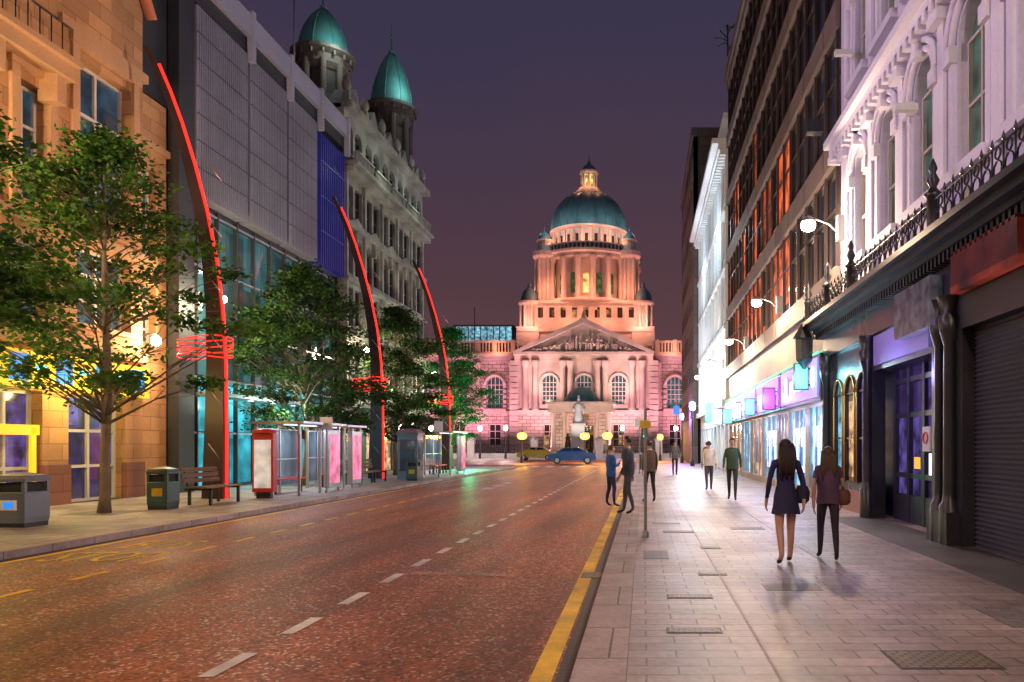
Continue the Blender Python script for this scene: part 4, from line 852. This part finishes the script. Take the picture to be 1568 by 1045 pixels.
def shelter(y0,l,x1=-10.35,d=1.3,h=2.3):
    g=G('bus_shelter',(x1,y0,0))
    m_cg=GL('shelter_glass',(.06,.10,.12),.05,lit=(.4,.6,.7),s=.10,thr=0,glow=.7,cell=(9,9,9))
    for xx in (x1-d,x1):
        for yy in (y0,y0+l/2,y0+l): g.box('posts',m_framem,xx-.035,xx+.035,yy-.035,yy+.035,.12,h)
    g.box('roof',m_framem,x1-d-.15,x1+.2,y0-.15,y0+l+.15,h,h+.07); g.box('roof_light',m_whitelit,x1-d*.55,x1-d*.4,y0+.5,y0+l-.5,h-.03,h-.003)
    for i in range(2):
        a=y0+l/2*i+.05; g.box('back_glass',m_cg,x1-d-.008,x1-d+.008,a,a+l/2-.1,.35,h-.15)
    for zz in (.35,1.2,h-.15): g.box('rails',m_framem,x1-d-.02,x1-d+.02,y0,y0+l,zz-.02,zz+.02)
    g.box('seat',mR,x1-d+.15,x1-d+.45,y0+.5,y0+l-.5,.55,.6)
    for yy in (y0+.6,y0+l-.6): g.box('seat_legs',m_black,x1-d+.27,x1-d+.33,yy-.03,yy+.03,.12,.55)
    g.box('advert_case',m_framem,x1-.1,x1+.08,y0+l-.95,y0+l-.05,.25,h-.15); g.box('advert_poster',m_pinkposter,x1+.08,x1+.085,y0+l-.88,y0+l-.12,.4,h-.28)
    g.box('advert_poster_back',m_pinkposter,x1-.105,x1-.1,y0+l-.88,y0+l-.12,.4,h-.28)
    g.light('AREA',(x1-.6,y0+l/2,h-.1),45,(.8,.85,1),.8,(x1-.6,y0+l/2,0)); g.done()
shelter(22.6,2.9); shelter(26.6,1.5,-10.6); shelter(38.5,3.0,-9.9)
def pole_sign(name,x,y,h,signs,r=.03,mat=m_galv):
    g=G(name,(x,y,0)); g.cyl('pole',mat,x,y,0.1,h,r); g.lathe('base',mat,x,y,[(.06,.1),(.06,.2),(r,.24)],8)
    for (w_,z0,z1,m) in signs: g.box('sign_plate',m,x-w_/2,x+w_/2,y-r-.02,y-r-.005,z0,z1); g.box('sign_back',m_galv,x-w_/2,x+w_/2,y-r-.003,y-r+.005,z0,z1)
    g.done()
m_ysign=M('yellow_sign',(.7,.5,.03),.5,.05)
pole_sign('parking_sign',.035,12.5,2.25,[(.18,1.93,2.06,m_ysign)],.026)
pole_sign('bus_stop_sign',-10.2,24.2,2.6,[(.4,2.15,2.55,m_whiteb)])
pole_sign('road_sign',-9.8,36,2.9,[(.4,2.3,2.8,m_whiteb)]); pole_sign('road_sign',-.2,40,3.2,[(.5,2.6,3.1,m_whiteb)])
pole_sign('road_sign',1.9,43,4.5,[(.35,3.4,3.9,m_bluesign)],.04)
def kiosk(x,y):
    g=G('telephone_kiosk',(x,y,0))
    g.box('body',m_bgrey,x-.45,x+.45,y-.45,y+.45,.12,2.1); g.lathe('roof',m_bgrey,x,y,[(.7,2.1),(.72,2.2),(.5,2.36),(.1,2.42)],4,False,a0=math.pi/4); g.box('door_glass',m_glassb,x-.33,x+.33,y-.47,y-.455,.5,1.9); g.box('side_glass',m_glassb,x+.455,x+.47,y-.33,y+.33,.5,1.9)
    for zz in (.5,.95,1.4,1.85): g.box('glazing_bars',m_black,x-.36,x+.36,y-.485,y-.472,zz,zz+.04)
    g.done()
kiosk(-10.6,34.2)
def traffic_light(x,y,on=0):
    g=G('traffic_light',(x,y,0)); g.cyl('pole',m_galv,x,y,.0,2.6,.055); g.box('head',m_black,x-.16,x+.16,y-.14,y+.14,2.2,3.15); g.box('backing_board',m_black,x-.26,x+.26,y+.0,y+.03,2.1,3.25)
    for k,c in enumerate([(.0,1,.35),(1,.45,0),(1,.03,.02)]): g.add('lenses',E('signal',c,6 if k==on else .05),[(x+.1*math.cos(t*math.pi/6),y-.145,2.36+.31*k+.1*math.sin(t*math.pi/6)) for t in range(12)],[tuple(range(12))])
    g.done()
traffic_light(.1,60,0)
for yy in (47,50,53,56,59):
    g=G('bollard',(-.2,yy,0)); g.lathe('post',m_black,-.2,yy,[(.1,.1),(.08,.2),(.07,.95),(.1,1.0),(.07,1.08),(.01,1.12)],10); g.done()
# ------------------------------------------------------------ people
def person(x,y,h,head,top,bottom,skin,hair,stride=.25,dress=False,longhair=False,bare_arm=False,name='pedestrian',arm=None,zf=.124,bag=None,phase=1,shoe=(.02,.02,.02)):
    f=h/1.72; st=stride*phase
    V=[];Ed=[];R=[]
    def v(p,r,parent=None):
        V.append(p); R.append(r); i=len(V)-1
        if parent is not None: Ed.append((parent,i))
        return i
    pel=v((0,0,.95),.125); sp1=v((0,.005,1.08),.112,pel); ch=v((0,.0,1.27),.135,sp1); nb=v((0,-.005,1.42),.075,ch); nk=v((0,.01,1.49),.048,nb)
    h1=v((0,.025,1.545),.07,nk); h2=v((0,.03,1.62),.088,h1); v((0,.015,1.685),.062,h2)
    for s_ in (-1,1):
        sw=-s_*st*.7
        sh=v((s_*.165,-.005,1.385),.058,nb)
        if arm and arm[0] in (s_,0): el=(s_*.23,.03,1.13); wr=(s_*.13,.25,1.22+arm[1]); pm=(s_*.10,.30,1.27+arm[1])
        else: el=(s_*.225,sw*.45-.03,1.11); wr=(s_*.235,sw*1.0+.03,.88); pm=(s_*.232,sw*1.15+.05,.81)
        e=v(el,.042,sh); w_=v(wr,.027,e); p=v(pm,.03,w_)
        dv=(Vector(pm)-Vector(wr)).normalized()
        fwd=Vector((0,1,0)) if abs(dv.y)<.8 else Vector((0,0,1))
        for k,(o_,ln) in enumerate([(-.026,.065),(-.009,.078),(.009,.074),(.026,.058)]):
            b=Vector(pm)+fwd*o_+dv*.03; k1=v(tuple(b),.0095,p); b2=b+dv*ln*.55+Vector((-s_*.006,0,0)); k2=v(tuple(b2),.0085,k1); b3=b2+dv*ln*.45+Vector((-s_*.02,0,0)); v(tuple(b3),.007,k2)
        b=Vector(pm)+fwd*.035-dv*.01; k1=v(tuple(b),.011,p); v(tuple(b+fwd*.018+dv*.035),.009,k1)
        ls=s_*st
        hp=v((s_*.09,0,.90),.092,pel); kn=v((s_*.095,ls*.42+.03,.50),.058,hp); cf=v((s_*.095,ls*.62-.01,.33),.052,kn)
        an=v((s_*.095,ls*.9-.01,.085+(.05 if ls<-.05 else 0)),.036,cf); v((s_*.105,ls*.9+.06,.045+(.01 if ls<-.05 else 0)),.036,an) ; v((s_*.11,ls*.9+.15,.028),.026,len(V)-1)
    me=bpy.data.meshes.new('b'); me.from_pydata(V,Ed,[]); o=bpy.data.objects.new('b',me); COL.objects.link(o)
    md=o.modifiers.new('Skin','SKIN'); md.use_smooth_shade=True
    for i,r in enumerate(R): me.skin_vertices[0].data[i].radius=(r,r)
    me.skin_vertices[0].data[0].use_root=True
    ss=o.modifiers.new('s','SUBSURF'); ss.levels=2; ss.render_levels=2
    bpy.context.view_layer.update()
    bm=bpy.data.meshes.new_from_object(o.evaluated_get(bpy.context.evaluated_depsgraph_get())); bpy.data.objects.remove(o)
    n=len(bm.vertices); co=np.empty(n*3,dtype=np.float32); bm.vertices.foreach_get('co',co); co=co.reshape(-1,3)
    t=(co[:,2]>.86)&(co[:,2]<1.44)&(abs(co[:,0])<.19); co[t,1]*=.82; co[t,0]*=1.08
    hd=co[:,2]>1.52; co[hd,0]*=.84
    bm.vertices.foreach_set('co',co.ravel())
    g=G(name,(x,y,zf)); mats=[skin,top,bottom,M('shoe',shoe,.5,.1)]
    bm.materials.clear()
    for m in mats: bm.materials.append(m)
    for p in bm.polygons:
        c=p.center
        if c.z<.075: k=3
        elif c.z>1.46: k=0
        elif (abs(c.x)>.17 and c.z<.9) or (arm and c.y>.2 and c.z>1.0): k=0
        elif bare_arm and abs(c.x)>.19 and c.z<1.25: k=0
        elif c.z>.93: k=1
        elif dress: k=0 if c.z<.8 else 1
        else: k=2
        p.material_index=k; p.use_smooth=True
    b=bpy.data.objects.new('body',bm); COL.objects.link(b); b.parent=g.root
    hm=M('hair',hair,.5,.3,20,.3); q=G.__new__(G); q.root=g.root; q.loc=Vector((0,0,0)); q.p={}; q.name='x'
    vs=[];fs=[];A=16;Bn=9
    for j in range(Bn):
        ph=math.pi*.62*j/(Bn-1)
        for i in range(A):
            a=2*math.pi*i/A; yy=math.sin(a); rr=.094
            drop=1.0 if yy<.2 else .55
            pj=ph*drop
            vs.append((rr*.93*math.sin(pj)*math.cos(a),.022+rr*1.12*math.sin(pj)*yy-.012,1.628+rr*1.13*math.cos(pj)))
    for j in range(Bn-1):
        for i in range(A): k=(i+1)%A; fs.append((j*A+i,j*A+k,(j+1)*A+k,(j+1)*A+i))
    q.add('hair',hm,vs,fs,True)
    if longhair:
        for k in range(9):
            t=(k-4)/4; q.tube('hair',hm,[(t*.07,-.03-.02*(1-t*t),1.66),(t*.088,-.075,1.55),(t*.10,-.098,1.42),(t*.095+.01*math.sin(k*3),-.10,1.30-.03*math.cos(k*2.1)),(t*.07,-.095,1.20-.05*math.cos(k*1.7))],[.035,.036,.034,.026,.008],6)
    q.lathe('nose',skin,0,.122,[(.016,1.595),(.014,1.61),(.006,1.635)],6)
    em=M('eye_dark',(.02,.02,.02),.2); mo=M('lips',(.3,.08,.07),.5)
    for s_ in (-1,1):
        q.lathe('eyes',em,s_*.03,.108,[(.003,1.622),(.010,1.63),(.003,1.638)],6); q.lathe('ears',skin,s_*.078,.02,[(.006,1.59),(.016,1.62),(.006,1.65)],6)
    q.box('mouth',mo,-.022,.022,.105,.114,1.566,1.575)
    A=20
    if dress: prof=[(.135,1.06),(.155,.97),(.17,.88),(.185,.78),(.20,.70)]; ax=1; mt=bottom; nm='skirt'
    else: prof=[(.10,1.42),(.155,1.36),(.158,1.2),(.145,1.05),(.155,.92),(.158,.86)]; ax=1.1; mt=top; nm='jacket'
    vs=[];fs=[]
    for j,(r,z) in enumerate(prof):
        for i in range(A):
            a=2*math.pi*i/A; rr=r*(1+.035*math.sin(5*a+j)*j/4); vs.append((rr*ax*math.cos(a),rr*.83*math.sin(a),z+.008*math.sin(3*a)))
    for j in range(len(prof)-1):
        for i in range(A): k=(i+1)%A; fs.append((j*A+i,j*A+k,(j+1)*A+k,(j+1)*A+i))
    q.add(nm,mt,vs,fs,True)
    if bag:
        q.lathe('shoulder_bag',bag,.235,.0,[(.06,.84),(.10,.88),(.105,1.0),(.07,1.08)],8,True)
        q.tube('bag_strap',bag,[(.23,0,1.07),(.14,.07,1.42),(-.02,-.12,1.3)],.012,4)
    q.done()
    g.root.scale=(f,f,f); g.root.rotation_euler=(0,0,head)
skin=M('skin',(.50,.29,.21),.5,.06,3,.02); skin2=M('skin_tan',(.42,.25,.18),.5,.06,3,.02)
C=lambda n,c:M(n,c,.8,.25,8,.3)
person(1.83,9.65,1.60,math.radians(4),C('navy_jacket',(.02,.02,.09)),C('dark_skirt',(.02,.02,.06)),skin,(.025,.012,.01),.16,True,True,phase=1,bag=C('black_bag',(.02,.02,.02)))
person(2.46,10.0,1.50,math.radians(-6),C('patterned_top',(.09,.045,.09)),C('black_leggings',(.025,.02,.035)),skin2,(.07,.035,.02),.24,False,True,bare_arm=True,phase=-1,bag=C('brown_bag',(.12,.05,.03)))
person(2.24,25.6,1.66,0,C('cream_shirt',(.7,.6,.48)),C('grey_trousers',(.08,.07,.07)),skin,(.05,.03,.02),.25)
person(2.5,21.1,1.72,math.radians(170),C('green_jacket',(.04,.08,.05)),C('dark_trousers',(.03,.04,.03)),skin,(.04,.03,.02),.22,phase=-1)
person(-.87,20.2,1.65,math.radians(-60),C('blue_jacket',(.02,.09,.32)),C('navy_jeans',(.02,.03,.08)),skin,(.05,.03,.02),.08,arm=(1,.0),zf=0.0)
person(-.34,16.7,1.72,math.radians(80),C('charcoal_jacket',(.05,.055,.07)),C('grey_jeans',(.07,.08,.09)),skin2,(.03,.02,.02),.14,bag=C('purple_backpack',(.12,.04,.16)))
person(.17,20.2,1.64,math.radians(20),C('brown_coat',(.10,.06,.04)),C('black_trousers',(.02,.02,.02)),skin,(.03,.02,.01),.14,phase=-1)
person(1.6,38,1.7,math.radians(180),C('grey_coat',(.12,.12,.14)),C('dark_jeans',(.03,.03,.06)),skin,(.03,.02,.01),.2)
person(3.4,40,1.7,0,C('tan_coat',(.25,.16,.1)),C('dark_cords',(.03,.03,.03)),skin,(.03,.02,.01),.2)
# ------------------------------------------------------------ camera
cam=bpy.data.cameras.new('camera'); co=bpy.data.objects.new('camera',cam); COL.objects.link(co)
co.location=(0,0,1.65); co.rotation_euler=(math.radians(90),0,0)
cam.lens=36*1150/1568; cam.sensor_width=36; cam.shift_x=-201/1568; cam.shift_y=159.5/1568; cam.clip_end=3000
scene.camera=co
scene.view_settings.view_transform='Standard'; scene.view_settings.look='None'; scene.view_settings.exposure=0
